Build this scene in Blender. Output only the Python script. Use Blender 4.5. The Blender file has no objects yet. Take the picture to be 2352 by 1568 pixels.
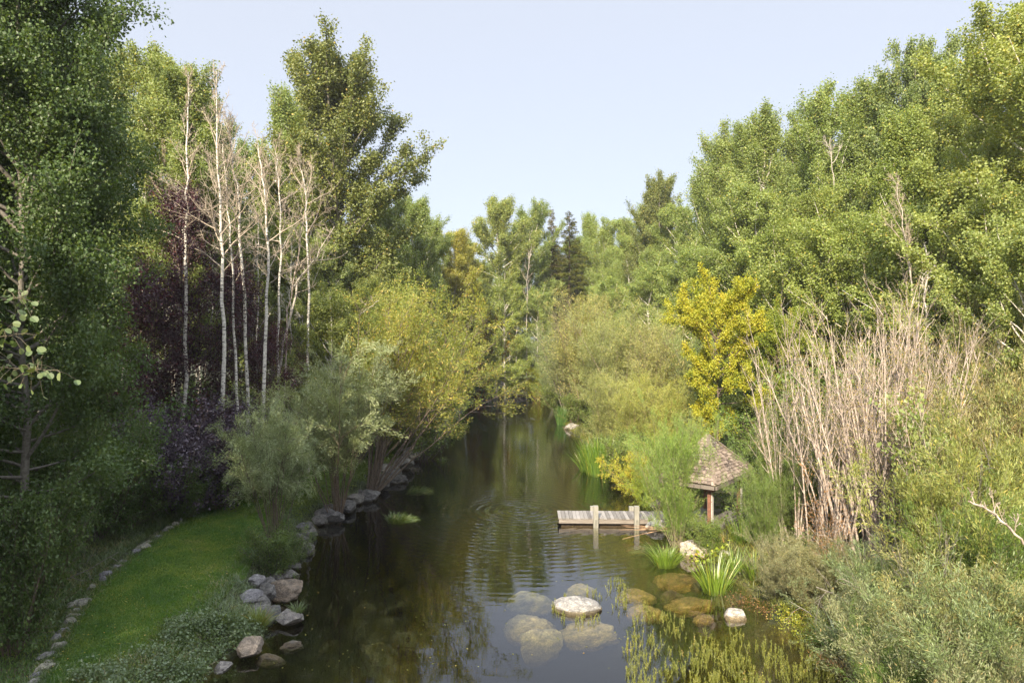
import bpy, math, random
import numpy as np
from mathutils import noise as mnoise, Vector

# ------------------------------------------------------------------ basics
S = bpy.context.scene
COL = S.collection
CAM_Z = 6.75
F = 1568.0
PI = math.pi

def gx(px, Y):                     # sideways metres of a column of the photograph at distance Y
    return (px - 1176.0) / F * Y
def gz(py, Y):                     # height of a row of the photograph at distance Y
    return CAM_Z - (py - 784.0) / F * Y
def gy(py, z=0.0):                 # distance of a row lying on a level plane
    return (CAM_Z - z) * F / (py - 784.0)

def new_mat(name):
    m = bpy.data.materials.new(name)
    m.use_nodes = True
    m.node_tree.nodes.clear()
    return m, m.node_tree.nodes, m.node_tree.links

def N(nodes, kind, **kw):
    n = nodes.new(kind)
    for k, v in kw.items():
        if k == 'inp':
            for a, b in v.items():
                n.inputs[a].default_value = b
        else:
            setattr(n, k, v)
    return n

def ramp(nodes, stops):
    r = nodes.new('ShaderNodeValToRGB')
    e = r.color_ramp.elements
    e[0].position, e[0].color = stops[0][0], (*stops[0][1], 1)
    e[1].position, e[1].color = stops[-1][0], (*stops[-1][1], 1)
    for p, c in stops[1:-1]:
        q = e.new(p); q.color = (*c, 1)
    return r

BRIGHT = 1.42
def leaf_mat(name, stops, trans=0.35, gloss=0.06, rough=0.45, tint=(1.25, 1.1, 0.5)):
    m, n, l = new_mat(name)
    out = N(n, 'ShaderNodeOutputMaterial')
    at = N(n, 'ShaderNodeAttribute', attribute_name='tone')
    r = ramp(n, [(p_, tuple(min(v_ * BRIGHT, .75) for v_ in c_)) for p_, c_ in stops]); l.new(at.outputs['Fac'], r.inputs['Fac'])
    oi = N(n, 'ShaderNodeObjectInfo')
    mul = N(n, 'ShaderNodeMix', data_type='RGBA', blend_type='MULTIPLY')
    mul.inputs[0].default_value = 1
    l.new(r.outputs['Color'], mul.inputs[6]); l.new(oi.outputs['Color'], mul.inputs[7])
    df = N(n, 'ShaderNodeBsdfDiffuse'); tr = N(n, 'ShaderNodeBsdfTranslucent')
    gl = N(n, 'ShaderNodeBsdfGlossy'); gl.inputs['Roughness'].default_value = rough
    gl.inputs['Color'].default_value = (1, 1, 1, 1)
    t2 = N(n, 'ShaderNodeMix', data_type='RGBA', blend_type='MULTIPLY'); t2.inputs[0].default_value = 1
    t2.inputs[7].default_value = (*tint, 1)
    l.new(mul.outputs[2], t2.inputs[6])
    l.new(mul.outputs[2], df.inputs['Color']); l.new(t2.outputs[2], tr.inputs['Color'])
    m1 = N(n, 'ShaderNodeMixShader'); m1.inputs[0].default_value = trans
    l.new(df.outputs[0], m1.inputs[1]); l.new(tr.outputs[0], m1.inputs[2])
    m2 = N(n, 'ShaderNodeMixShader'); m2.inputs[0].default_value = gloss
    l.new(m1.outputs[0], m2.inputs[1]); l.new(gl.outputs[0], m2.inputs[2])
    l.new(m2.outputs[0], out.inputs['Surface'])
    return m

def bark_mat(name, c1, c2, marks=None, mscale=9.0, stretch=0.25, thr=0.62, vscale=14.0):
    m, n, l = new_mat(name)
    out = N(n, 'ShaderNodeOutputMaterial')
    b = N(n, 'ShaderNodeBsdfPrincipled'); b.inputs['Roughness'].default_value = 0.85
    tc = N(n, 'ShaderNodeTexCoord')
    nz = N(n, 'ShaderNodeTexNoise', inp={'Scale': vscale, 'Detail': 4.0})
    l.new(tc.outputs['Object'], nz.inputs['Vector'])
    r = ramp(n, [(0.35, c1), (0.65, c2)]); l.new(nz.outputs['Fac'], r.inputs['Fac'])
    oi = N(n, 'ShaderNodeObjectInfo')
    mul = N(n, 'ShaderNodeMix', data_type='RGBA', blend_type='MULTIPLY'); mul.inputs[0].default_value = 1
    l.new(oi.outputs['Color'], mul.inputs[7])
    if marks:
        mp = N(n, 'ShaderNodeMapping'); mp.inputs['Scale'].default_value = (1, 1, 1 / stretch)
        l.new(tc.outputs['Object'], mp.inputs['Vector'])
        n2 = N(n, 'ShaderNodeTexNoise', inp={'Scale': mscale * stretch * 2, 'Detail': 5.0, 'Roughness': 0.65})
        l.new(mp.outputs[0], n2.inputs['Vector'])
        r2 = ramp(n, [(thr - 0.03, (0, 0, 0)), (thr + 0.03, (1, 1, 1))])
        l.new(n2.outputs['Fac'], r2.inputs['Fac'])
        mx = N(n, 'ShaderNodeMix', data_type='RGBA')
        l.new(r2.outputs['Color'], mx.inputs[0]); l.new(r.outputs['Color'], mx.inputs[6])
        mx.inputs[7].default_value = (*marks, 1)
        l.new(mx.outputs[2], mul.inputs[6])
    else:
        l.new(r.outputs['Color'], mul.inputs[6])
    l.new(mul.outputs[2], b.inputs['Base Color'])
    bp = N(n, 'ShaderNodeBump', inp={'Strength': 0.4, 'Distance': 0.02})
    l.new(nz.outputs['Fac'], bp.inputs['Height']); l.new(bp.outputs[0], b.inputs['Normal'])
    l.new(b.outputs[0], out.inputs['Surface'])
    return m

# ------------------------------------------------------------------ mesh from arrays
def mesh_np(name, verts, quads, mat, tone=None, smooth=False):
    me = bpy.data.meshes.new(name)
    verts = np.asarray(verts, np.float32).reshape(-1, 3)
    quads = np.asarray(quads, np.int32)
    k = quads.shape[1]
    me.vertices.add(len(verts)); me.vertices.foreach_set('co', verts.ravel())
    me.loops.add(quads.size); me.loops.foreach_set('vertex_index', quads.ravel())
    me.polygons.add(len(quads))
    me.polygons.foreach_set('loop_start', np.arange(0, quads.size, k, dtype=np.int32))
    try:
        me.polygons.foreach_set('loop_total', np.full(len(quads), k, np.int32))
    except Exception:
        pass
    if tone is not None:
        a = me.attributes.new('tone', 'FLOAT', 'FACE')
        a.data.foreach_set('value', np.asarray(tone, np.float32))
    me.update(calc_edges=True)
    me.polygons.foreach_set('use_smooth', np.full(len(quads), bool(smooth)))
    me.materials.append(mat)
    me.validate()
    return me

def unit(v):
    return v / np.maximum(np.linalg.norm(v, axis=-1, keepdims=True), 1e-9)

def grow(rng, start, d, length, n, wander, up):
    """B shoots at once: start (B,3), direction (B,3), length (B,) -> points (B,n,3)."""
    B = len(start)
    pts = np.zeros((B, n, 3)); pts[:, 0] = start
    d = unit(d.copy()); step = (np.asarray(length) / (n - 1))[:, None]
    for i in range(1, n):
        d = unit(d + rng.normal(size=(B, 3)) * wander + np.array([0, 0, up]))
        pts[:, i] = pts[:, i - 1] + d * step
    return pts

def along(pts, who, u):
    n = pts.shape[1]
    f = np.clip(u, 0, 1) * (n - 1)
    i = np.minimum(f.astype(int), n - 2); t = (f - i)[:, None]
    a = pts[who, i]; b = pts[who, i + 1]
    return a * (1 - t) + b * t, unit(b - a)

class Bag:
    """collects tubes and blades into one mesh"""
    def __init__(s): s.v = []; s.q = []; s.t = []; s.n = 0
    def add(s, v, q, tone=None):
        s.v.append(v.reshape(-1, 3)); s.q.append(q + s.n); s.n += len(s.v[-1])
        s.t.append(np.full(len(q), 0.5) if tone is None else tone)
    def tubes(s, pts, r0, r1, k=5, power=1.0):
        B, n, _ = pts.shape
        r0 = np.broadcast_to(np.asarray(r0, float), (B,)); r1 = np.broadcast_to(np.asarray(r1, float), (B,))
        tan = np.empty_like(pts)
        tan[:, 1:-1] = pts[:, 2:] - pts[:, :-2]; tan[:, 0] = pts[:, 1] - pts[:, 0]; tan[:, -1] = pts[:, -1] - pts[:, -2]
        tan = unit(tan)
        ref = np.where(np.abs(tan[:, :1, 2:3]) > 0.9, np.array([1.0, 0, 0]), np.array([0, 0, 1.0]))
        e1 = unit(np.cross(tan, np.broadcast_to(ref, tan.shape))); e2 = np.cross(tan, e1)
        f = np.linspace(0, 1, n) ** power
        r = r0[:, None] * (1 - f) + r1[:, None] * f
        a = np.arange(k) * 2 * PI / k
        v = pts[:, :, None] + r[:, :, None, None] * (np.cos(a)[:, None] * e1[:, :, None] + np.sin(a)[:, None] * e2[:, :, None])
        b, i, j = np.meshgrid(np.arange(B), np.arange(n - 1), np.arange(k), indexing='ij')
        o = b * n * k
        q = np.stack([o + i * k + j, o + i * k + (j + 1) % k, o + (i + 1) * k + (j + 1) % k, o + (i + 1) * k + j], -1).reshape(-1, 4)
        s.add(v, q)
    def leaves(s, p, ax, nm, L, W, tone, fold=0.15):
        """one folded quad per leaf"""
        ax = unit(ax); sd = unit(np.cross(ax, nm)); nm = np.cross(sd, ax)
        L = np.broadcast_to(L, (len(p),))[:, None]; W = np.broadcast_to(W, (len(p),))[:, None]
        mid = p + ax * L * 0.45 + nm * W * fold
        v = np.stack([p, mid + sd * W * 0.5, p + ax * L, mid - sd * W * 0.5], 1)
        q = np.arange(len(p) * 4).reshape(-1, 4)
        s.add(v, q, tone)
    def blades(s, base, d, L, W, tone, n=5, bend=0.5, rng=None):
        """grass-like curved strips"""
        B = len(base)
        d = unit(d); L = np.broadcast_to(L, (B,)); W = np.broadcast_to(W, (B,))
        bend = np.broadcast_to(bend, (B,))
        out = d.copy(); out[:, 2] = 0; out = unit(out + 1e-6)
        p = base.copy(); dd = d.copy(); rows = []
        sd = unit(np.cross(d, out + rng.normal(size=(B, 3)) * 0.4 + 1e-6))
        for i in range(n):
            f = i / (n - 1)
            w = (W * (1 - f ** 2.2) * 0.5 + 0.0005)[:, None]
            rows.append(np.stack([p - sd * w, p + sd * w], 1))
            dd = unit(dd + (out * 0.6 - np.array([0, 0, 1.0])) * (bend * (0.15 + f) / n * 2.0)[:, None])
            p = p + dd * (L / (n - 1))[:, None]
        v = np.stack(rows, 1)
        b, i = np.meshgrid(np.arange(B), np.arange(n - 1), indexing='ij')
        o = b * n * 2 + i * 2
        q = np.stack([o, o + 1, o + 3, o + 2], -1).reshape(-1, 4)
        s.add(v, q, np.repeat(tone, n - 1))
    def mesh(s, name, mat, smooth=False):
        return mesh_np(name, np.concatenate(s.v), np.concatenate(s.q), mat, np.concatenate(s.t), smooth)

def randdir(rng, n):
    return unit(rng.normal(size=(n, 3)))

# ------------------------------------------------------------------ linking
def tag(o, label=None, cat=None, group=None, kind=None):
    if label: o['label'] = label
    if cat: o['category'] = cat
    if group: o['group'] = group
    if kind: o['kind'] = kind
    return o

def obj(name, me, parent=None, loc=(0, 0, 0), rot=(0, 0, 0), sc=(1, 1, 1), color=(1, 1, 1)):
    o = bpy.data.objects.new(name, me)
    COL.objects.link(o)
    o.location = loc; o.rotation_euler = rot; o.scale = sc
    o.color = (*color, 1)
    if parent: o.parent = parent
    return o

def thing(name, label, cat, parts, loc, rot=(0, 0, 0), sc=(1, 1, 1), color=(1, 1, 1), group=None, bark=(1, 1, 1)):
    """an Empty at the foot of the thing and one child per part; every copy shares the part meshes"""
    e = bpy.data.objects.new(name, None); COL.objects.link(e)
    e.empty_display_size = 0.3
    e.location = loc; e.rotation_euler = rot; e.scale = sc
    tag(e, label, cat, group)
    for pname, me in parts:
        obj(pname, me, e, color=(bark if pname in ('trunk', 'stem', 'branches') else color))
    return e

# ------------------------------------------------------------------ lie of the land
YL = np.array([-40, -10, 0, 8, 13.5, 15.2, 17.2, 19.4, 24.6, 30.2, 40.6, 54, 72.5, 85, 92])
XL = np.array([-6.5, -6.2, -6, -5.8, -6.0, -5.97, -6.3, -6.6, -7.2, -6.4, -5.7, -5.1, -4.6, -4.2, -3.6])
YR = np.array([-40, -10, 0, 6, 10, 13.5, 15.4, 18, 20.9, 23.7, 26, 28.9, 33.5, 40, 47, 52, 70, 85, 92])
XR = np.array([7, 7, 6.6, 6.5, 7.0, 7.4, 6.7, 6.4, 5.95, 5.6, 5.7, 6.1, 5.6, 5.3, 4.7, 4.2, 4.3, 4.4, 4.0])
Y_END = 87.0

def smooth(a, b, x):
    t = np.clip((x - a) / (b - a), 0, 1)
    return t * t * (3 - 2 * t)

def height(x, y):
    x = np.asarray(x, float); y = np.asarray(y, float)
    xl = np.interp(y, YL, XL) + 0.22 * np.sin(y * 1.3) + 0.13 * np.sin(y * 2.9 + 1)
    xr = np.interp(y, YR, XR) + 0.22 * np.sin(y * 1.7 + 2) + 0.12 * np.sin(y * 3.7)
    dl = xl - x; dr = x - xr; de = y - Y_END
    d_in_l = -dl; d_in_r = -dr
    left = 0.10 + 0.46 * smooth(0.0, 0.9, dl) + 0.012 * np.clip(dl, 0, 60) + 0.25 * smooth(5, 14, dl)
    right = 0.06 + 0.35 * smooth(0.0, 1.2, dr) + 0.6 * smooth(1.0, 8, dr) + 0.012 * np.clip(dr, 0, 60)
    end = 0.15 + 0.8 * smooth(0, 2.5, de)
    shelf = 0.16 + 0.17 * np.clip(d_in_r, 0, 30)
    wide = smooth(9, 12, y) * (1 - smooth(22, 30, y))
    steep_r = 0.25 + 0.45 * np.clip(d_in_r, 0, 30)
    dep_r = shelf * wide + steep_r * (1 - wide)
    dep_l = 0.35 + 0.5 * np.clip(d_in_l, 0, 30)
    depth = -np.minimum(np.minimum(dep_r, dep_l), np.minimum(1.9, 0.3 + 0.5 * np.clip(-de, 0, 9)))
    z = np.where(dl > 0, left, np.where(dr > 0, right, depth))
    z = np.where(de > 0, np.maximum(end, np.where(dl > 0, left, np.where(dr > 0, right, 0))), z)
    z = z + 0.03 * np.sin(x * 1.1 + 0.7 * y) * np.sin(y * 0.9 - 0.4 * x)
    return z

def hz(x, y):
    return float(height(np.array([x]), np.array([y]))[0])

# ------------------------------------------------------------------ materials
M = {}
G = lambda *c: c
M['aspen'] = leaf_mat('aspen leaf', [(0, (.095, .132, .032)), (.5, (.168, .21, .058)), (.86, (.24, .275, .085)), (.95, (.28, .27, .07)), (1, (.36, .28, .06))], .42, .03, .5)
M['cotton'] = leaf_mat('cottonwood leaf', [(0, (.06, .08, .02)), (.5, (.105, .125, .03)), (.9, (.16, .17, .05)), (1, (.30, .22, .05))], .32, .035, .5)
M['shade_aspen'] = leaf_mat('shaded aspen leaf', [(0, (.035, .065, .016)), (.5, (.06, .10, .024)), (1, (.10, .14, .036))], .42, .03, .5)  # aspen leaf again, with the shade of the left side put into its colour
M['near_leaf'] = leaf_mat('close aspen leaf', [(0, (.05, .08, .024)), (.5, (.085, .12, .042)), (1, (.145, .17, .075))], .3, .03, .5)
M['purple'] = leaf_mat('purple leaf', [(0, (.02, .009, .013)), (.5, (.034, .014, .02)), (.9, (.06, .021, .023)), (1, (.14, .04, .03))], .25, .03, tint=(1.5, .6, .7))
M['mauve'] = leaf_mat('dusky leaf', [(0, (.028, .02, .03)), (.5, (.045, .03, .045)), (1, (.07, .045, .06))], .2, .05, tint=(1.2, .8, .9))
M['yellow'] = leaf_mat('yellow leaf', [(0, (.12, .16, .02)), (.35, (.27, .285, .025)), (.85, (.40, .36, .035)), (1, (.42, .30, .06))], .42, .02, tint=(1.1, 1.0, .4))
M['silver'] = leaf_mat('silver willow leaf', [(0, (.10, .13, .055)), (.6, (.17, .20, .095)), (1, (.28, .30, .18))], .35, .05, .5)
M['willow'] = leaf_mat('willow leaf', [(0, (.095, .115, .036)), (.5, (.165, .18, .062)), (.85, (.235, .24, .092)), (1, (.34, .27, .10))], .42, .03, .5)
M['goldwillow'] = leaf_mat('turning willow leaf', [(0, (.10, .125, .02)), (.5, (.18, .19, .034)), (.85, (.27, .25, .05)), (1, (.40, .25, .07))], .42, .03, .5)
M['olive'] = leaf_mat('olive grey leaf', [(0, (.095, .10, .045)), (.5, (.165, .165, .078)), (.9, (.245, .23, .125)), (1, (.32, .20, .09))], .35, .04, .5)
M['bush'] = leaf_mat('bush leaf', [(0, (.06, .10, .02)), (.6, (.11, .16, .03)), (1, (.19, .22, .045))], .42, .03, .5)
M['spruce'] = leaf_mat('spruce needle', [(0, (.05, .06, .02)), (.6, (.09, .095, .028)), (1, (.15, .14, .04))], .25, .0)
M['iris'] = leaf_mat('iris blade', [(0, (.08, .15, .014)), (.6, (.17, .25, .02)), (.9, (.29, .31, .03)), (1, (.42, .30, .06))], .45, .08)
M['barberry'] = leaf_mat('barberry leaf', [(0, (.18, .22, .018)), (.5, (.36, .37, .022)), (.9, (.46, .38, .02)), (1, (.46, .22, .03))], .4, .05, tint=(1.1, 1.0, .4))
M['rust'] = leaf_mat('withered leaf', [(0, (.13, .07, .025)), (.6, (.26, .14, .05)), (1, (.36, .20, .07))], .35, .04)
M['lawn_blade'] = leaf_mat('lawn blade', [(0, (.028, .075, .008)), (.55, (.06, .125, .011)), (.85, (.13, .18, .02)), (1, (.22, .22, .04))], .4, .04)
M['grass'] = leaf_mat('long grass blade', [(0, (.05, .085, .02)), (.6, (.085, .125, .03)), (.9, (.14, .15, .05)), (1, (.26, .2, .09))], .4, .05)
M['herb'] = leaf_mat('herb leaf', [(0, (.07, .11, .04)), (.6, (.11, .16, .06)), (1, (.17, .2, .08))], .4, .06)
M['water_plant'] = leaf_mat('water plant', [(0, (.05, .065, .012)), (.5, (.125, .14, .022)), (.85, (.23, .22, .04)), (1, (.32, .20, .07))], .35, .04)
M['floatgrass'] = leaf_mat('floating grass', [(0, (.03, .055, .01)), (.6, (.065, .10, .018)), (1, (.16, .16, .04))], .35, .04)

M['white_bark'] = bark_mat('pale aspen bark', (.52, .48, .41), (.70, .66, .58), (.05, .042, .036), 9, .22, .565)
M['grey_bark'] = bark_mat('grey bark', (.16, .14, .115), (.27, .245, .20), (.06, .05, .04), 9, .3, .64)
M['twig'] = bark_mat('bare twig bark', (.32, .255, .205), (.52, .435, .365), (.24, .19, .16), 4, .3, .56, 5.0)
M['birch_twig'] = bark_mat('birch twig bark', (.30, .24, .18), (.46, .39, .30))
M['shoot'] = bark_mat('shrub shoot bark', (.10, .085, .055), (.19, .16, .10))
M['deadwood'] = bark_mat('bleached dead wood', (.36, .32, .27), (.48, .43, .37))
M['brown_bark'] = bark_mat('brown bark', (.09, .065, .05), (.17, .125, .095))

# rocks
def rock_mat(name, c1, c2, c3, wet=True):
    m, n, l = new_mat(name)
    out = N(n, 'ShaderNodeOutputMaterial'); b = N(n, 'ShaderNodeBsdfPrincipled')
    b.inputs['Roughness'].default_value = .85
    tc = N(n, 'ShaderNodeTexCoord'); oi = N(n, 'ShaderNodeObjectInfo')
    ad = N(n, 'ShaderNodeVectorMath', operation='ADD')
    l.new(tc.outputs['Object'], ad.inputs[0]); l.new(oi.outputs['Random'], ad.inputs[1])
    n1 = N(n, 'ShaderNodeTexNoise', inp={'Scale': 2.3, 'Detail': 8.0, 'Roughness': .65})
    n2 = N(n, 'ShaderNodeTexNoise', inp={'Scale': 14.0, 'Detail': 6.0, 'Roughness': .7})
    l.new(ad.outputs[0], n1.inputs['Vector']); l.new(ad.outputs[0], n2.inputs['Vector'])
    r = ramp(n, [(.36, c1), (.5, c2), (.64, c3)]); l.new(n1.outputs['Fac'], r.inputs['Fac'])
    r2 = ramp(n, [(.38, (.45, .45, .43)), (.62, (1.3, 1.3, 1.3))]); l.new(n2.outputs['Fac'], r2.inputs['Fac'])
    mu = N(n, 'ShaderNodeMix', data_type='RGBA', blend_type='MULTIPLY'); mu.inputs[0].default_value = 1
    l.new(r.outputs[0], mu.inputs[6]); l.new(r2.outputs[0], mu.inputs[7])
    m3 = N(n, 'ShaderNodeMix', data_type='RGBA', blend_type='MULTIPLY'); m3.inputs[0].default_value = 1
    l.new(mu.outputs[2], m3.inputs[6]); l.new(oi.outputs['Color'], m3.inputs[7])
    last = m3.outputs[2]
    if wet:      # a band of algae and damp at the water line
        ge = N(n, 'ShaderNodeNewGeometry'); sx = N(n, 'ShaderNodeSeparateXYZ')
        l.new(ge.outputs['Position'], sx.inputs[0])
        az = N(n, 'ShaderNodeMath', operation='MULTIPLY_ADD'); az.inputs[1].default_value = .10
        l.new(n2.outputs['Fac'], az.inputs[0]); l.new(sx.outputs[2], az.inputs[2])
        mr = N(n, 'ShaderNodeMapRange', inp={'From Min': .11, 'From Max': .15, 'To Min': 1.0, 'To Max': 0.0})
        l.new(az.outputs[0], mr.inputs['Value'])
        m4 = N(n, 'ShaderNodeMix', data_type='RGBA', blend_type='MULTIPLY')
        mr2 = N(n, 'ShaderNodeMapRange', inp={'From Min': -.16, 'From Max': -.04, 'To Min': .25, 'To Max': 1.0}); l.new(az.outputs[0], mr2.inputs['Value'])
        mm = N(n, 'ShaderNodeMath', operation='MULTIPLY'); l.new(mr.outputs[0], mm.inputs[0]); l.new(mr2.outputs[0], mm.inputs[1])
        l.new(mm.outputs[0], m4.inputs[0]); l.new(last, m4.inputs[6]); m4.inputs[7].default_value = (.42, .36, .24, 1)
        last = m4.outputs[2]
    l.new(last, b.inputs['Base Color'])
    bp = N(n, 'ShaderNodeBump', inp={'Strength': .5, 'Distance': .03})
    l.new(n2.outputs['Fac'], bp.inputs['Height']); l.new(bp.outputs[0], b.inputs['Normal'])
    l.new(b.outputs[0], out.inputs['Surface'])
    return m
M['rock'] = rock_mat('lichened rock', (.12, .115, .11), (.24, .23, .215), (.38, .36, .33))

def ground_mat():
    m, n, l = new_mat('forest floor')
    out = N(n, 'ShaderNodeOutputMaterial'); b = N(n, 'ShaderNodeBsdfPrincipled'); b.inputs['Roughness'].default_value = .95
    ge = N(n, 'ShaderNodeNewGeometry')
    n1 = N(n, 'ShaderNodeTexNoise', inp={'Scale': .7, 'Detail': 8.0, 'Roughness': .7}); l.new(ge.outputs['Position'], n1.inputs['Vector'])
    n2 = N(n, 'ShaderNodeTexNoise', inp={'Scale': 9.0, 'Detail': 6.0, 'Roughness': .7}); l.new(ge.outputs['Position'], n2.inputs['Vector'])
    r = ramp(n, [(.35, (.035, .045, .015)), (.55, (.055, .06, .02)), (.7, (.09, .07, .035))]); l.new(n1.outputs[0], r.inputs[0])
    r2 = ramp(n, [(.3, (.5, .5, .5)), (.7, (1.3, 1.3, 1.3))]); l.new(n2.outputs[0], r2.inputs[0])
    mu = N(n, 'ShaderNodeMix', data_type='RGBA', blend_type='MULTIPLY'); mu.inputs[0].default_value = 1
    l.new(r.outputs[0], mu.inputs[6]); l.new(r2.outputs[0], mu.inputs[7])
    # silt and algae on the pond bed
    rb = ramp(n, [(.35, (.035, .040, .008)), (.52, (.075, .070, .016)), (.7, (.13, .105, .035))])
    n3 = N(n, 'ShaderNodeTexNoise', inp={'Scale': 1.6, 'Detail': 7.0, 'Roughness': .65}); l.new(ge.outputs['Position'], n3.inputs['Vector'])
    l.new(n3.outputs[0], rb.inputs[0])
    sd_ = N(n, 'ShaderNodeSeparateXYZ'); l.new(ge.outputs['Position'], sd_.inputs[0])
    mk = N(n, 'ShaderNodeMapRange', inp={'From Min': -1.0, 'From Max': -.55}); l.new(sd_.outputs[2], mk.inputs['Value'])
    depth_dark = N(n, 'ShaderNodeMix', data_type='RGBA'); depth_dark.inputs[6].default_value = (.016, .018, .012, 1)      # gloom of deep water put into the bed colour beyond the silty shelf
    l.new(mk.outputs[0], depth_dark.inputs[0]); l.new(rb.outputs[0], depth_dark.inputs[7])
    m2 = N(n, 'ShaderNodeMix', data_type='RGBA', blend_type='MULTIPLY'); m2.inputs[0].default_value = 1
    l.new(depth_dark.outputs[2], m2.inputs[6]); l.new(r2.outputs[0], m2.inputs[7])
    sx = N(n, 'ShaderNodeSeparateXYZ'); l.new(ge.outputs['Position'], sx.inputs[0])
    mr = N(n, 'ShaderNodeMapRange', inp={'From Min': .0, 'From Max': .12}); l.new(sx.outputs[2], mr.inputs['Value'])
    mx = N(n, 'ShaderNodeMix', data_type='RGBA')
    l.new(mr.outputs[0], mx.inputs[0]); l.new(m2.outputs[2], mx.inputs[6]); l.new(mu.outputs[2], mx.inputs[7])
    l.new(mx.outputs[2], b.inputs['Base Color'])
    bp = N(n, 'ShaderNodeBump', inp={'Strength': .8, 'Distance': .06}); l.new(n2.outputs[0], bp.inputs['Height']); l.new(bp.outputs[0], b.inputs['Normal'])
    l.new(b.outputs[0], out.inputs['Surface'])
    return m
M['ground'] = ground_mat()

def lawn_mat():
    m, n, l = new_mat('mown lawn')
    out = N(n, 'ShaderNodeOutputMaterial'); b = N(n, 'ShaderNodeBsdfPrincipled'); b.inputs['Roughness'].default_value = .9
    b.inputs['Specular IOR Level'].default_value = .15
    ge = N(n, 'ShaderNodeNewGeometry')
    n1 = N(n, 'ShaderNodeTexNoise', inp={'Scale': .7, 'Detail': 8.0, 'Roughness': .65}); l.new(ge.outputs['Position'], n1.inputs['Vector'])
    n2 = N(n, 'ShaderNodeTexNoise', inp={'Scale': 45.0, 'Detail': 4.0, 'Roughness': .8}); l.new(ge.outputs['Position'], n2.inputs['Vector'])
    r = ramp(n, [(.30, (.045, .10, .009)), (.48, (.07, .145, .012)), (.6, (.14, .195, .02)), (.74, (.22, .22, .05))]); l.new(n1.outputs[0], r.inputs[0])
    r2 = ramp(n, [(.25, (.55, .55, .5)), (.75, (1.35, 1.35, 1.3))]); l.new(n2.outputs[0], r2.inputs[0])
    mu = N(n, 'ShaderNodeMix', data_type='RGBA', blend_type='MULTIPLY'); mu.inputs[0].default_value = 1
    l.new(r.outputs[0], mu.inputs[6]); l.new(r2.outputs[0], mu.inputs[7])
    l.new(mu.outputs[2], b.inputs['Base Color'])
    bp = N(n, 'ShaderNodeBump', inp={'Strength': .9, 'Distance': .04}); l.new(n2.outputs[0], bp.inputs['Height']); l.new(bp.outputs[0], b.inputs['Normal'])
    l.new(b.outputs[0], out.inputs['Surface'])
    return m
M['lawn'] = lawn_mat()

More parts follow.
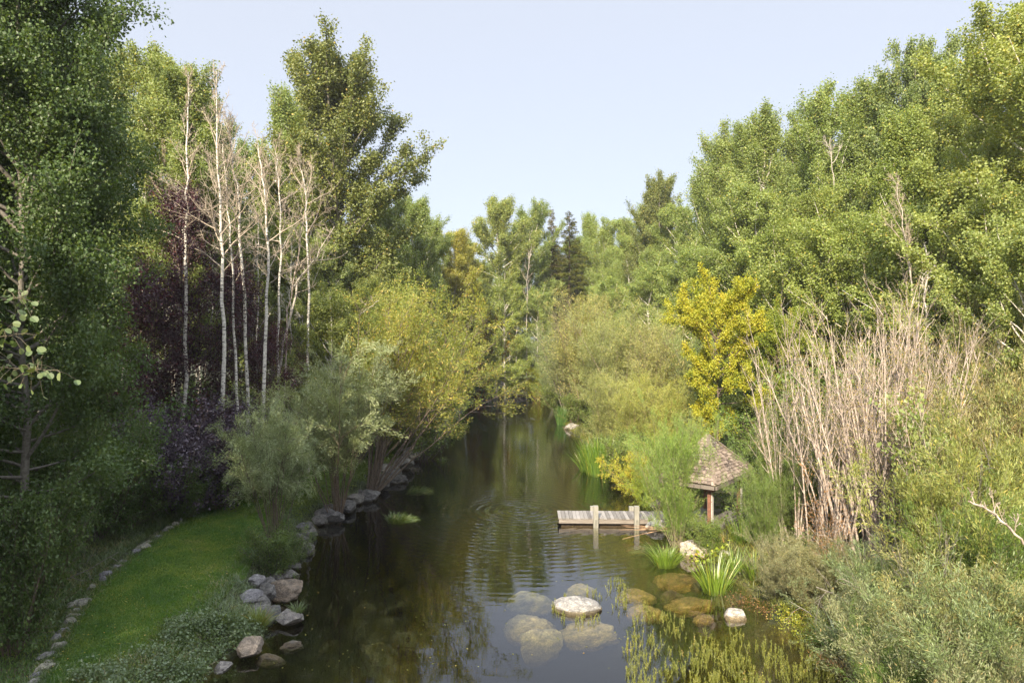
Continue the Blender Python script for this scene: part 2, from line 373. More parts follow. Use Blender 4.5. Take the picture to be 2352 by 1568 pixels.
def water_mat():
    m, n, l = new_mat('pond water')
    out = N(n, 'ShaderNodeOutputMaterial')
    ge = N(n, 'ShaderNodeNewGeometry')
    def rings(cx, cy, wl, reach, amp):
        d = N(n, 'ShaderNodeVectorMath', operation='DISTANCE'); l.new(ge.outputs['Position'], d.inputs[0]); d.inputs[1].default_value = (cx, cy, 0)
        nz = N(n, 'ShaderNodeTexNoise', inp={'Scale': .9, 'Detail': 2.0}); l.new(ge.outputs['Position'], nz.inputs['Vector'])
        a = N(n, 'ShaderNodeMath', operation='MULTIPLY_ADD'); l.new(nz.outputs[0], a.inputs[0]); a.inputs[1].default_value = .35; l.new(d.outputs['Value'], a.inputs[2])
        k = N(n, 'ShaderNodeMath', operation='MULTIPLY'); l.new(a.outputs[0], k.inputs[0]); k.inputs[1].default_value = 2 * PI / wl
        s = N(n, 'ShaderNodeMath', operation='SINE'); l.new(k.outputs[0], s.inputs[0])
        e = N(n, 'ShaderNodeMath', operation='DIVIDE'); l.new(d.outputs['Value'], e.inputs[0]); e.inputs[1].default_value = -reach
        x = N(n, 'ShaderNodeMath', operation='EXPONENT'); l.new(e.outputs[0], x.inputs[0])
        p = N(n, 'ShaderNodeMath', operation='MULTIPLY'); l.new(s.outputs[0], p.inputs[0]); l.new(x.outputs[0], p.inputs[1])
        q = N(n, 'ShaderNodeMath', operation='MULTIPLY'); l.new(p.outputs[0], q.inputs[0]); q.inputs[1].default_value = amp
        return q.outputs[0]
    h = None
    for args in ((gx(1190, 27.3), 27.3, .36, 2.6, .0075), (gx(1185, 57.8), 57.8, .42, 3.0, .007)):
        o = rings(*args)
        if h is None: h = o
        else:
            a = N(n, 'ShaderNodeMath', operation='ADD'); l.new(h, a.inputs[0]); l.new(o, a.inputs[1]); h = a.outputs[0]
    mp = N(n, 'ShaderNodeMapping'); mp.inputs['Scale'].default_value = (.55, 1.5, 1); l.new(ge.outputs['Position'], mp.inputs['Vector'])
    nz = N(n, 'ShaderNodeTexNoise', inp={'Scale': 2.4, 'Detail': 3.0, 'Roughness': .5}); l.new(mp.outputs[0], nz.inputs['Vector'])
    sx = N(n, 'ShaderNodeSeparateXYZ'); l.new(ge.outputs['Position'], sx.inputs[0])
    mr = N(n, 'ShaderNodeMapRange', inp={'From Min': 15.0, 'From Max': 26.0, 'To Min': .0012, 'To Max': .0065}); l.new(sx.outputs[1], mr.inputs['Value'])
    a2 = N(n, 'ShaderNodeMath', operation='MULTIPLY'); l.new(nz.outputs[0], a2.inputs[0]); l.new(mr.outputs[0], a2.inputs[1])
    a3 = N(n, 'ShaderNodeMath', operation='ADD'); l.new(h, a3.inputs[0]); l.new(a2.outputs[0], a3.inputs[1])
    bp = N(n, 'ShaderNodeBump', inp={'Strength': 1.0, 'Distance': 1.0}); l.new(a3.outputs[0], bp.inputs['Height'])
    dt = N(n, 'ShaderNodeVectorMath', operation='DOT_PRODUCT'); l.new(bp.outputs[0], dt.inputs[0]); l.new(ge.outputs['Incoming'], dt.inputs[1])
    ab = N(n, 'ShaderNodeMath', operation='ABSOLUTE'); l.new(dt.outputs['Value'], ab.inputs[0])
    om = N(n, 'ShaderNodeMath', operation='SUBTRACT'); om.inputs[0].default_value = 1; l.new(ab.outputs[0], om.inputs[1])
    p5 = N(n, 'ShaderNodeMath', operation='POWER'); l.new(om.outputs[0], p5.inputs[0]); p5.inputs[1].default_value = 3.0
    fr = N(n, 'ShaderNodeMath', operation='MULTIPLY_ADD'); l.new(p5.outputs[0], fr.inputs[0]); fr.inputs[1].default_value = .97; fr.inputs[2].default_value = .03
    gl = N(n, 'ShaderNodeBsdfGlossy'); gl.inputs['Roughness'].default_value = 0.012; l.new(bp.outputs[0], gl.inputs['Normal'])
    tr = N(n, 'ShaderNodeBsdfTransparent')
    mx = N(n, 'ShaderNodeMixShader'); l.new(fr.outputs[0], mx.inputs[0]); l.new(tr.outputs[0], mx.inputs[1]); l.new(gl.outputs[0], mx.inputs[2])
    l.new(mx.outputs[0], out.inputs['Surface'])
    va = N(n, 'ShaderNodeVolumeAbsorption'); va.inputs['Color'].default_value = (.62, .60, .30, 1); va.inputs['Density'].default_value = 2.4
    l.new(va.outputs[0], out.inputs['Volume'])
    return m
M['water'] = water_mat()

def wood_mat(name, c1, c2, c3, ax=1):
    m, n, l = new_mat(name)
    out = N(n, 'ShaderNodeOutputMaterial'); b = N(n, 'ShaderNodeBsdfPrincipled'); b.inputs['Roughness'].default_value = .85
    tc = N(n, 'ShaderNodeTexCoord'); at = N(n, 'ShaderNodeAttribute', attribute_name='tone')
    mp = N(n, 'ShaderNodeMapping'); s = [14, 14, 14]; s[ax] = 1.2; mp.inputs['Scale'].default_value = s
    l.new(tc.outputs['Object'], mp.inputs['Vector'])
    nz = N(n, 'ShaderNodeTexNoise', inp={'Scale': 2.2, 'Detail': 6.0, 'Roughness': .65}); l.new(mp.outputs[0], nz.inputs['Vector'])
    ad = N(n, 'ShaderNodeMath', operation='MULTIPLY_ADD'); l.new(at.outputs['Fac'], ad.inputs[0]); ad.inputs[1].default_value = .5; 
    sb = N(n, 'ShaderNodeMath', operation='SUBTRACT'); l.new(nz.outputs[0], sb.inputs[0]); sb.inputs[1].default_value = .25
    l.new(sb.outputs[0], ad.inputs[2])
    r = ramp(n, [(.25, c1), (.5, c2), (.8, c3)]); l.new(ad.outputs[0], r.inputs[0])
    l.new(r.outputs[0], b.inputs['Base Color'])
    bp = N(n, 'ShaderNodeBump', inp={'Strength': .4, 'Distance': .01}); l.new(nz.outputs[0], bp.inputs['Height']); l.new(bp.outputs[0], b.inputs['Normal'])
    l.new(b.outputs[0], out.inputs['Surface'])
    return m
M['plank'] = wood_mat('weathered plank', (.10, .092, .085), (.20, .185, .17), (.30, .28, .26), 1)
M['beam'] = wood_mat('weathered beam', (.12, .10, .085), (.22, .19, .16), (.31, .28, .24), 0)
M['post'] = wood_mat('weathered post', (.14, .135, .11), (.25, .24, .20), (.34, .33, .29), 2)
M['shingle'] = wood_mat('cedar shingle', (.11, .083, .066), (.23, .178, .14), (.36, .29, .235), 2)
M['paint'] = bark_mat('flaking white paint', (.50, .47, .43), (.68, .66, .62), (.25, .10, .05), 7, 1.0, .64)
M['rustwood'] = bark_mat('rust red timber', (.13, .06, .04), (.23, .105, .065))

# ------------------------------------------------------------------ tree builder
def tree_proto(name, seed, H, R, base, nb, ns, nl, leaf, lmat, bmat, ratio=.85, elev=(15, 65), up=.06, subl=.42,
               sigma=.16, r0=.13, crook=.02, sub_up=.25, prof=(.45, .75), twigs=True, follow=False, lean=(0, 0), vary=(.65, 1.2), droop=0.0, tone_var=.22, alt=.05, zs=.85, limb=1.0):
    rng = np.random.default_rng(seed)
    n = 16
    tz = np.linspace(0, 1, n)
    wob = np.cumsum(rng.normal(size=(n, 2)) * crook * H / n * 3, axis=0); wob -= wob[0]
    tr = np.stack([wob[:, 0] + lean[0] * tz ** 1.5, wob[:, 1] + lean[1] * tz ** 1.5, tz * H * .985], 1)[None]
    w = Bag(); w.tubes(tr, r0, .012, 7)
    t = (np.arange(nb) + rng.random(nb)) / nb
    u = base + (0.985 - base) * t ** .92
    who0 = np.zeros(nb, int)
    st, _ = along(tr, who0, u)
    az = np.arange(nb) * 2.39996 + rng.normal(size=nb) * .5
    el = np.radians(elev[0] + (elev[1] - elev[0]) * t + rng.normal(size=nb) * 9)
    a, b = prof
    pr = (t + .06) ** a * (1.04 - t) ** b
    pr /= pr.max()
    L = R * pr * rng.uniform(vary[0], vary[1], nb) / np.maximum(np.cos(el), .5) + .25
    d = np.stack([np.cos(el) * np.cos(az), np.cos(el) * np.sin(az), np.sin(el)], 1)
    P = grow(rng, st, d, L, 7, .07, up)
    w.tubes(P, np.clip(.035 * L / R * r0 / .1 * limb, .010, r0 * .6), .006, 4)
    who = np.repeat(np.arange(nb), ns)
    uu = rng.uniform(.18, 1.0, nb * ns) ** .85
    s2, tan = along(P, who, uu)
    d2 = unit(tan * .75 + randdir(rng, nb * ns) * .75 + np.array([0, 0, sub_up]))
    L2 = L[who] * subl * rng.uniform(.45, 1.15, nb * ns) * (1.2 - .6 * uu) + .15
    Q = grow(rng, s2, d2, L2, 5, .10, up * .6 - droop)
    if twigs: w.tubes(Q, .009, .003, 3)
    m = nb * ns
    cnt = np.maximum((nl * (L2 / L2.mean()) ** .9), 4).astype(int)
    wl = np.repeat(np.arange(m), cnt); k = len(wl)
    up_ = rng.uniform(.05, 1.04, k)
    p, tn = along(Q, wl, up_)
    p = p + rng.normal(size=(k, 3)) * sigma * np.array([1, 1, zs])
    if follow:
        ax = unit(tn + randdir(rng, k) * .55 + np.array([0, 0, -.12])); nm = unit(randdir(rng, k) + np.array([0, 0, .8]))
    else:
        ax = unit(randdir(rng, k) + np.array([0, 0, -.35])); nm = unit(randdir(rng, k) + np.array([0, 0, .5]))
    sz = leaf * rng.uniform(.65, 1.25, k)
    tone = np.clip(.42 + rng.normal(size=m)[wl] * tone_var * .6 + rng.normal(size=k) * tone_var * .6, 0, .9)
    tone = np.where(rng.random(k) < alt, rng.uniform(.88, 1, k), tone)
    lv = Bag(); lv.leaves(p, ax, nm, sz, sz * ratio, tone)
    return dict(H=H, R=R, parts=[('trunk', w.mesh(name + ' trunk', bmat, True)), ('crown', lv.mesh(name + ' crown', lmat))])

def shrub_proto(name, seed, H, R, nstem, ns, nl, leaf, lmat, bmat, ratio=.2, spread=(.15, .75), up=.03, sub_up=.2, subl=.34, sigma=.10,
                r0=.022, lean=(0, 0), low=.12, follow=True, droop=.0, tone_var=.25, alt=.06, base_r=.25, bare_top=0.0, nsub2=0, wander=.06, leaves=True, pname='stems', twig_r=.006):
    """many stems fanning from one foot"""
    rng = np.random.default_rng(seed)
    az = rng.uniform(0, 2 * PI, nstem)
    tilt = rng.uniform(spread[0], spread[1], nstem) ** 1.0 * np.where(rng.random(nstem) < .25, .4, 1)
    L = H * rng.uniform(.72, 1.05, nstem) / np.maximum(np.cos(tilt * .8), .6)
    st = np.stack([np.cos(az) * base_r * rng.random(nstem), np.sin(az) * base_r * rng.random(nstem), np.full(nstem, -.1)], 1)
    d = np.stack([np.sin(tilt) * np.cos(az) * R / (H * .55) + lean[0], np.sin(tilt) * np.sin(az) * R / (H * .55) + lean[1], np.cos(tilt)], 1)
    P = grow(rng, st, d, L, 9, wander, up)
    w = Bag(); w.tubes(P, r0 * rng.uniform(.6, 1.3, nstem), twig_r, 5)
    who = np.repeat(np.arange(nstem), ns); m = len(who)
    uu = rng.uniform(low, 1.0, m)
    s2, tan = along(P, who, uu)
    d2 = unit(tan * .8 + randdir(rng, m) * .7 + np.array([0, 0, sub_up]))
    L2 = L[who] * subl * rng.uniform(.4, 1.1, m) * (1.15 - .6 * uu) + .1
    Q = grow(rng, s2, d2, L2, 6, wander + .03, up - droop)
    w.tubes(Q, np.maximum(r0 * .32, twig_r), twig_r * .5, 3)
    last, lm, LL = Q, m, L2
    if nsub2:
        who3 = np.repeat(np.arange(m), nsub2); m3 = len(who3)
        u3 = rng.uniform(.15, 1, m3)
        s3, tn3 = along(Q, who3, u3)
        d3 = unit(tn3 * .8 + randdir(rng, m3) * .65 + np.array([0, 0, sub_up * .6]))
        L3 = L2[who3] * .5 * rng.uniform(.4, 1.1, m3) + .05
        T = grow(rng, s3, d3, L3, 5, wander + .03, up - droop)
        w.tubes(T, twig_r * .8, twig_r * .4, 3)
        last, lm, LL = T, m3, L3
    parts = [(pname, w.mesh(name + ' stems', bmat, True))]
    if leaves:
        cnt = np.maximum(nl * (LL / LL.mean()) ** .9, 2).astype(int)
        if bare_top > 0:
            zz = last[:, 0, 2]
            keep = rng.random(lm) > bare_top * smooth(.45 * H, .85 * H, zz)
            cnt = np.where(keep, cnt, 0)
        wl = np.repeat(np.arange(lm), cnt); k = len(wl)
        p, tn = along(last, wl, rng.uniform(.02, 1.03, k))
        p = p + rng.normal(size=(k, 3)) * sigma
        if follow:
            ax = unit(tn * 1.0 + randdir(rng, k) * .6 + np.array([0, 0, -.05])); nm = unit(randdir(rng, k) + np.array([0, 0, .7]))
        else:
            ax = unit(randdir(rng, k) + np.array([0, 0, -.3])); nm = unit(randdir(rng, k) + np.array([0, 0, .6]))
        sz = leaf * rng.uniform(.6, 1.25, k)
        tone = np.clip(.42 + rng.normal(size=lm)[wl] * tone_var * .6 + rng.normal(size=k) * tone_var * .6, 0, .9)
        tone = np.where(rng.random(k) < alt, rng.uniform(.88, 1, k), tone)
        lv = Bag(); lv.leaves(p, ax, nm, sz, sz * ratio, tone)
        parts.append(('foliage', lv.mesh(name + ' foliage', lmat)))
    return dict(H=H, R=R, parts=parts)

PR = {}
for i in range(4):
    PR['aspen%d' % i] = tree_proto('aspen', 11 + i, 18, 2.5, .30, 50, 9, 185, .094, M['aspen'], M['white_bark'], limb=.6, sub_up=.45, zs=1.2, subl=.33, sigma=.125, vary=(.55, 1.25), elev=(12, 66), prof=((.35, .7), (.5, .8), (.3, .55), (.6, .6))[i])
PR['poplar0'] = tree_proto('poplar', 31, 18, 2.3, .12, 60, 9, 165, .094, M['aspen'], M['white_bark'], elev=(42, 78), up=.09, sub_up=1.0, zs=1.7, limb=.6, prof=(.25, .6), subl=.30, sigma=.13, vary=(.6, 1.25))
PR['poplar1'] = tree_proto('poplar', 32, 18, 2.6, .14, 54, 9, 180, .094, M['aspen'], M['white_bark'], elev=(36, 75), up=.09, sub_up=1.0, zs=1.7, limb=.6, prof=(.35, .5), subl=.31, sigma=.13, vary=(.6, 1.25))
PR['round0'] = tree_proto('round aspen', 41, 10, 2.6, .10, 46, 9, 170, .088, M['aspen'], M['white_bark'], elev=(5, 60), prof=(.3, .5), r0=.09, subl=.34, sigma=.12, vary=(.6, 1.25))
PR['round1'] = tree_proto('round aspen', 42, 10, 2.4, .16, 42, 9, 170, .088, M['aspen'], M['white_bark'], elev=(10, 62), prof=(.4, .6), r0=.09, subl=.34, sigma=.12, vary=(.6, 1.25))
PR['cotton'] = tree_proto('cottonwood', 51, 26, 5.3, .26, 84, 15, 120, .16, M['cotton'], M['grey_bark'], ratio=.75, elev=(18, 66), up=.085, sub_up=.6, subl=.23, sigma=.2, r0=.25, prof=(.16, .80), vary=(.62, 1.3))
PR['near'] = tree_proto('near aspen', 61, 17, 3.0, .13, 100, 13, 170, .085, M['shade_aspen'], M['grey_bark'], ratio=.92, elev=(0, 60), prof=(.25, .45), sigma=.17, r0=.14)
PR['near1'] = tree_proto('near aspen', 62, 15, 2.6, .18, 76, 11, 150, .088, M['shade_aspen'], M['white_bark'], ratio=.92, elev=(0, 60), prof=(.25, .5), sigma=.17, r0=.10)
PR['purple0'] = tree_proto('purple cherry', 71, 12, 2.3, .12, 44, 9, 62, .095, M['purple'], M['brown_bark'], ratio=.6, elev=(20, 72), up=.08, prof=(.15, .9), sigma=.17, r0=.08, vary=(.5, 1.3))
PR['purple1'] = tree_proto('purple cherry', 72, 9, 2.3, .10, 40, 9, 62, .095, M['purple'], M['brown_bark'], ratio=.6, elev=(10, 65), up=.06, prof=(.2, .7), sigma=.17, r0=.07, vary=(.5, 1.3))
PR['yellow'] = tree_proto('yellow tree', 83, 9, 2.6, .30, 36, 9, 190, .10, M['yellow'], M['brown_bark'], ratio=.85, elev=(2, 58), up=.05, prof=(.55, .35), sigma=.11, r0=.09, vary=(.45, 1.3), subl=.36, alt=.03, crook=.03)

def spruce_proto(seed, H, R):
    rng = np.random.default_rng(seed)
    w = Bag(); tr = np.array([[[0, 0, z] for z in np.linspace(0, H, 8)]], float); w.tubes(tr, .2, .01, 6)
    nb = 230
    t = (np.arange(nb) + rng.random(nb)) / nb
    z = H * (.06 + .94 * t); az = rng.uniform(0, 2 * PI, nb)
    L = R * (1 - t) ** .85 * rng.uniform(.7, 1.15, nb) + .15
    d = np.stack([np.cos(az), np.sin(az), np.full(nb, .12) + t * .5], 1)
    P = grow(rng, np.stack([0 * z, 0 * z, z], 1), d, L, 7, .04, -.06)
    w.tubes(P, .025, .006, 3)
    cnt = (L / L.mean() * 230).astype(int); wl = np.repeat(np.arange(nb), cnt); k = len(wl)
    p, tn = along(P, wl, rng.uniform(.05, 1.02, k)); 
    side = unit(np.cross(tn, np.array([0, 0, 1.0])))
    p = p + side * (rng.normal(size=k) * .22 * L[wl] / R * 1.2)[:, None] + np.array([0, 0, -1.0]) * np.abs(rng.normal(size=k) * .16)[:, None]
    ax = unit(tn + side * rng.normal(size=k)[:, None] * .7 + np.array([0, 0, -.5]))
    lv = Bag(); lv.leaves(p, ax, randdir(rng, k) + np.array([0, 0, .8]), .17 * rng.uniform(.6, 1.2, k), .045, np.clip(rng.normal(.5, .25, k), 0, 1))
    return dict(H=H, R=R, parts=[('trunk', w.mesh('spruce trunk', M['brown_bark'])), ('crown', lv.mesh('spruce crown', M['spruce']))])
PR['spruce'] = spruce_proto(5, 20, 3.0)

# shrubs
PR['silver0'] = shrub_proto('silver willow', 101, 6.4, 2.2, 26, 12, 56, .14, M['silver'], M['brown_bark'], spread=(.1, .8), nsub2=4, ratio=.17, up=.0, droop=.05, r0=.030, sub_up=.15, low=.45, sigma=.08)
PR['silver1'] = shrub_proto('silver willow', 102, 4.6, 1.7, 24, 12, 50, .13, M['silver'], M['brown_bark'], spread=(.1, .8), nsub2=4, ratio=.17, up=.0, droop=.08, r0=.028, sub_up=.05, low=.5, sigma=.08)
PR['leaner'] = shrub_proto('leaning willow', 103, 8.6, 2.2, 24, 11, 50, .12, M['goldwillow'], M['brown_bark'], spread=(.05, 1.0), nsub2=4, ratio=.3, up=.015, droop=.03, lean=(.26, .06), r0=.045, low=.34, sigma=.10, alt=.08, wander=.09)
for i in range(3):
    PR['willow%d' % i] = shrub_proto('tall willow', 110 + i, 8, 2.4, 30, 12, (44, 34, 26)[i], .15, M['willow'], M['shoot'], spread=(.08, .62), nsub2=4, ratio=.2, up=.05, r0=.03, low=.12, sigma=.10, bare_top=(0, .3, .8)[i])
for i in range(3):
    PR['near_willow%d' % i] = shrub_proto('bank willow', 120 + i, 3.6, 1.7, 38, 12, 38, .095, (M['willow'], M['olive'], M['olive'])[i], M['shoot'], spread=(.1, .95), nsub2=4, ratio=.2, up=.05, r0=.014, low=.08, sigma=.06, twig_r=.004, alt=.08)
PR['green_willow'] = shrub_proto('green willow', 124, 4.4, 1.8, 40, 13, 38, .105, M['bush'], M['shoot'], spread=(.1, .85), nsub2=4, ratio=.17, up=.04, r0=.016, low=.06, sigma=.06, twig_r=.004, alt=.02)
PR['bush0'] = shrub_proto('leafy bush', 130, 2.6, 1.4, 26, 11, 22, .08, M['bush'], M['brown_bark'], spread=(.1, 1.0), nsub2=3, ratio=.6, up=.04, r0=.014, low=.08, sigma=.08, follow=False)
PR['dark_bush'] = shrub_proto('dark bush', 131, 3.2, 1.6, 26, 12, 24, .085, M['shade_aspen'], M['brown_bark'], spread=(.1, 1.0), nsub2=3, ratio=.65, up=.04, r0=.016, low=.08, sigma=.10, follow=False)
PR['sapling'] = shrub_proto('aspen sapling', 134, 3.4, 1.1, 9, 10, 9, .075, M['aspen'], M['twig'], spread=(.05, .5), nsub2=3, ratio=.9, up=.05, r0=.016, low=.2, sigma=.08, follow=False)
PR['mauve'] = shrub_proto('dusky bush', 132, 3.6, 1.9, 30, 12, 26, .09, M['mauve'], M['brown_bark'], spread=(.1, 1.0), nsub2=3, ratio=.55, up=.03, r0=.016, low=.06, sigma=.10, follow=False)
PR['barberry'] = shrub_proto('barberry', 133, 2.6, 1.2, 34, 12, 34, .065, M['barberry'], M['brown_bark'], spread=(.1, 1.1), nsub2=3, ratio=.6, up=-.02, droop=.06, r0=.012, low=.06, sigma=.05, follow=False, alt=.12)
for i in range(2):
    PR['bare%d' % i] = shrub_proto('bare willow', 140 + i, 8.0, 2.2, 24, 8, 6, .07, M['goldwillow'], M['twig'], spread=(.03, .58), nsub2=4, ratio=.25, up=.05, r0=.052, low=.30, sigma=.08, base_r=.75, twig_r=.0065, wander=.032, subl=.26, sub_up=.5, alt=.4)
PR['brush'] = shrub_proto('dead brush', 145, 2.4, 2.2, 14, 8, 0, .07, M['rust'], M['grey_bark'], spread=(.2, 1.2), nsub2=4, up=-.01, r0=.013, low=.2, leaves=False, twig_r=.005, wander=.11)
PR['rusty'] = shrub_proto('withered willow', 146, 2.4, .5, 5, 5, 13, .06, M['rust'], M['twig'], spread=(.05, .5), nsub2=3, ratio=.3, up=.02, r0=.018, low=.35, lean=(-.45, -.1), sigma=.05)

# a dead birch: pale trunk with a bare spreading head
def dead_tree(name, seed, pts, r0, nb, R, bmat, base=.35, elev=(5, 60), ns=8):
    nb = int(nb * 1.3)
    rng = np.random.default_rng(seed)
    P0 = np.array(pts, float); t = np.linspace(0, 1, len(P0)); tt = np.linspace(0, 1, 18)
    tr = np.stack([np.interp(tt, t, P0[:, i]) for i in range(3)], 1)
    tr[1:-1, :2] += rng.normal(size=(16, 2)) * .035
    tr = tr[None]
    w = Bag(); w.tubes(tr, r0, .014, 8, .9)
    tb = (np.arange(nb) + rng.random(nb)) / nb
    st, _ = along(tr, np.zeros(nb, int), base + (.99 - base) * tb)
    az = np.arange(nb) * 2.4 + rng.normal(size=nb) * .6
    el = np.radians(elev[0] + (elev[1] - elev[0]) * tb + rng.normal(size=nb) * 14)
    L = R * (1.1 - .7 * tb) * rng.uniform(.45, 1.25, nb)
    d = np.stack([np.cos(el) * np.cos(az), np.cos(el) * np.sin(az), np.sin(el)], 1)
    Q = grow(rng, st, d, L, 8, .13, .09)
    tw = Bag(); tw.tubes(Q, np.clip(.016 * L, .010, .032), .0055, 4)
    who = np.repeat(np.arange(nb), ns)
    s2, tn = along(Q, who, rng.uniform(.25, 1, len(who)))
    T = grow(rng, s2, unit(tn * .7 + randdir(rng, len(who)) * .7 + np.array([0, 0, .2])), L[who] * .4 * rng.uniform(.3, 1.1, len(who)), 6, .16, .06)
    tw.tubes(T, .0085, .0045, 3)
    who3 = np.repeat(np.arange(len(who)), 3)
    s3, tn3 = along(T, who3, rng.uniform(.3, 1, len(who3)))
    U = grow(rng, s3, unit(tn3 * .6 + randdir(rng, len(who3)) * .7), L[who[who3]] * .16 * rng.uniform(.4, 1.2, len(who3)), 4, .16, .03)
    tw.tubes(U, .0055, .003, 3)
    if nb <= 14 and name == 'birch trunk':
        off_ = w.n; w.v += tw.v; w.q += [q_ + off_ for q_ in tw.q]; w.t += tw.t; w.n += tw.n
        return [('trunk', w.mesh(name, bmat, True))]
    return [('trunk', w.mesh(name, bmat, True)), ('branches', tw.mesh(name + ' branches', M['birch_twig'], True))]

# ------------------------------------------------------------------ placing
def true_height(p):
    me = p['parts'][-1][1]; n_ = len(me.vertices); a_ = np.empty(n_ * 3, np.float32); me.vertices.foreach_get('co', a_)
    return float(np.percentile(a_[2::3], 99.7))
for p in PR.values(): p['H'] = true_height(p)
rs = random.Random(3)
def plant(proto, px, Y, top, name, label, cat='tree', wide=1.0, color=(1, 1, 1), group=None, rz=None, bark=(1, 1, 1), x=None, sink=.05, tilt=(0, 0)):
    x = gx(px, Y) if x is None else x
    z = hz(x, Y)
    z = max(z, -.1)
    p = PR[proto]
    h = (gz(top, Y) - z) if top is not None else p['H']
    s = h / p['H']
    return thing(name, label, cat, p['parts'], (x, Y, z - sink), (tilt[0], tilt[1], rs.uniform(0, 6.28) if rz is None else rz),
                 (s * wide, s * wide, s), color, group, bark)

#== ENVIRONMENT ==
exec_env = True
# ground sheet
xs = np.concatenate([-np.geomspace(500, 16, 26), np.linspace(-15.5, 14.5, 121), np.geomspace(15, 500, 26)])
ys = np.concatenate([-np.geomspace(400, 12, 14), np.linspace(-11, 34, 150), np.linspace(34.5, 92, 84), np.geomspace(93, 900, 24)])
X, Yg = np.meshgrid(xs, ys)
Z = height(X, Yg)
nx, ny = len(xs), len(ys)
i, j = np.meshgrid(np.arange(nx - 1), np.arange(ny - 1))
o_ = j * nx + i
q = np.stack([o_, o_ + 1, o_ + nx + 1, o_ + nx], -1).reshape(-1, 4)
tag(obj('ground', mesh_np('ground', np.stack([X, Yg, Z], -1), q, M['ground'], smooth=True)), kind='structure')

# the pond: a closed body of water
WX0, WX1, WY0, WY1 = -11.0, 12.0, -30.0, 90.5
v = [(WX0, WY0, 0), (WX1, WY0, 0), (WX1, WY1, 0), (WX0, WY1, 0), (WX0, WY0, -3), (WX1, WY0, -3), (WX1, WY1, -3), (WX0, WY1, -3)]
qf = [(0, 1, 2, 3), (7, 6, 5, 4), (0, 4, 5, 1), (1, 5, 6, 2), (2, 6, 7, 3), (3, 7, 4, 0)]
tag(obj('water', mesh_np('water', v, qf, M['water'])), kind='structure')

# lawn strip along the left bank
LY = np.linspace(-6, 62, 150)
lawn_in = np.interp(LY, YL, XL) - .75
lawn_out = np.interp(LY, [-6, 6, 12.3, 14.5, 16.6, 19.5, 22, 24.3, 27.5, 36, 48, 62], [-7.6, -8.0, -8.6, -9.5, -10.3, -10.9, -11.2, -11.3, -11.2, -11.2, -10.6, -9.6])
cols = 26
f = np.linspace(0, 1, cols)
LX = lawn_out[:, None] * (1 - f) + lawn_in[:, None] * f
LYY = np.repeat(LY[:, None], cols, 1)
LZ = height(LX, LYY) + .03
i, j = np.meshgrid(np.arange(cols - 1), np.arange(len(LY) - 1))
o_ = j * cols + i
q = np.stack([o_, o_ + 1, o_ + cols + 1, o_ + cols], -1).reshape(-1, 4)
tag(obj('lawn', mesh_np('lawn', np.stack([LX, LYY, LZ], -1), q, M['lawn'], smooth=True)), kind='structure')

rng = np.random.default_rng(77)
def scatter_blades(name, label, cat, xy, L, W, mat, lean=.35, bend=.4, n=3, tonep=(.45, .22), dz=0.0):
    k = len(xy)
    base = np.stack([xy[:, 0], xy[:, 1], height(xy[:, 0], xy[:, 1]) + dz], 1)
    d = unit(rng.normal(size=(k, 3)) * lean + np.array([0, 0, 1.0]))
    x_, y_ = xy[:, 0], xy[:, 1]
    patch = np.sin(x_ * 1.9 + 1.3 * np.sin(y_ * .8)) * np.sin(y_ * 1.3 + 1.1 * np.sin(x_ * 1.7 + 2)) + .6 * np.sin(x_ * 4.7 + y_ * 2.1) * np.sin(y_ * 3.9 - x_ * 1.3)
    b = Bag(); b.blades(base, d, L * rng.uniform(.5, 1.2, k), W, np.clip(rng.normal(*tonep, k) + .24 * patch, 0, 1), n, bend, rng)
    return tag(obj(name, b.mesh(name, mat)), label, cat, kind='stuff')

def lawn_points(k, y0, y1):
    y = y0 + (y1 - y0) * rng.random(k) ** 1.5
    a = np.interp(y, LY, lawn_out); c = np.interp(y, LY, lawn_in)
    return np.stack([a + (c - a) * rng.random(k), y], 1)
scatter_blades('lawn_grass', 'short green mown grass of the lawn path', 'grass', lawn_points(150000, 10.5, 34), .05, .008, M['lawn_blade'], .5, .5, 3, dz=.025)

lp = lawn_points(420, 11, 33)
b = Bag(); kz = len(lp)
b.leaves(np.stack([lp[:, 0], lp[:, 1], height(lp[:, 0], lp[:, 1]) + .075], 1), unit(rng.normal(size=(kz, 3)) * np.array([1, 1, .15])), unit(rng.normal(size=(kz, 3)) * .3 + np.array([0, 0, 1.0])), .045 * rng.uniform(.6, 1.5, kz), .035, rng.uniform(.3, 1, kz))
tag(obj('lawn_leaves', b.mesh('lawn leaves', M['goldwillow'])), 'few fallen leaves and weeds dotted over the lawn path', 'leaves', kind='stuff')
lp = lawn_points(9000, 10.5, 30); a_ = np.interp(lp[:, 1], LY, lawn_out); c_ = np.interp(lp[:, 1], LY, lawn_in)
edge = np.concatenate([np.stack([a_ + rng.normal(size=9000) * .10 + .04, lp[:, 1]], 1), np.stack([c_ - np.abs(rng.normal(size=9000)) * .35, lp[:, 1]], 1)])
scatter_blades('lawn_edge_grass', 'longer ragged grass along both edges of the lawn path', 'grass', edge, .14, .010, M['grass'], .6, .9, 4, (.5, .25), .02)
# rough grass between the lawn edging and the wood
k = 42000
y = 14.5 + 21 * rng.random(k) ** 1.2
a = np.interp(y, LY, lawn_out)
xy = np.stack([a - .28 - 6.5 * rng.random(k) ** 1.4, y], 1)
scatter_blades('rough_grass', 'dark uncut grass between the stone edging and the wood', 'grass', xy, .26, .013, M['grass'], .45, .9, 4)

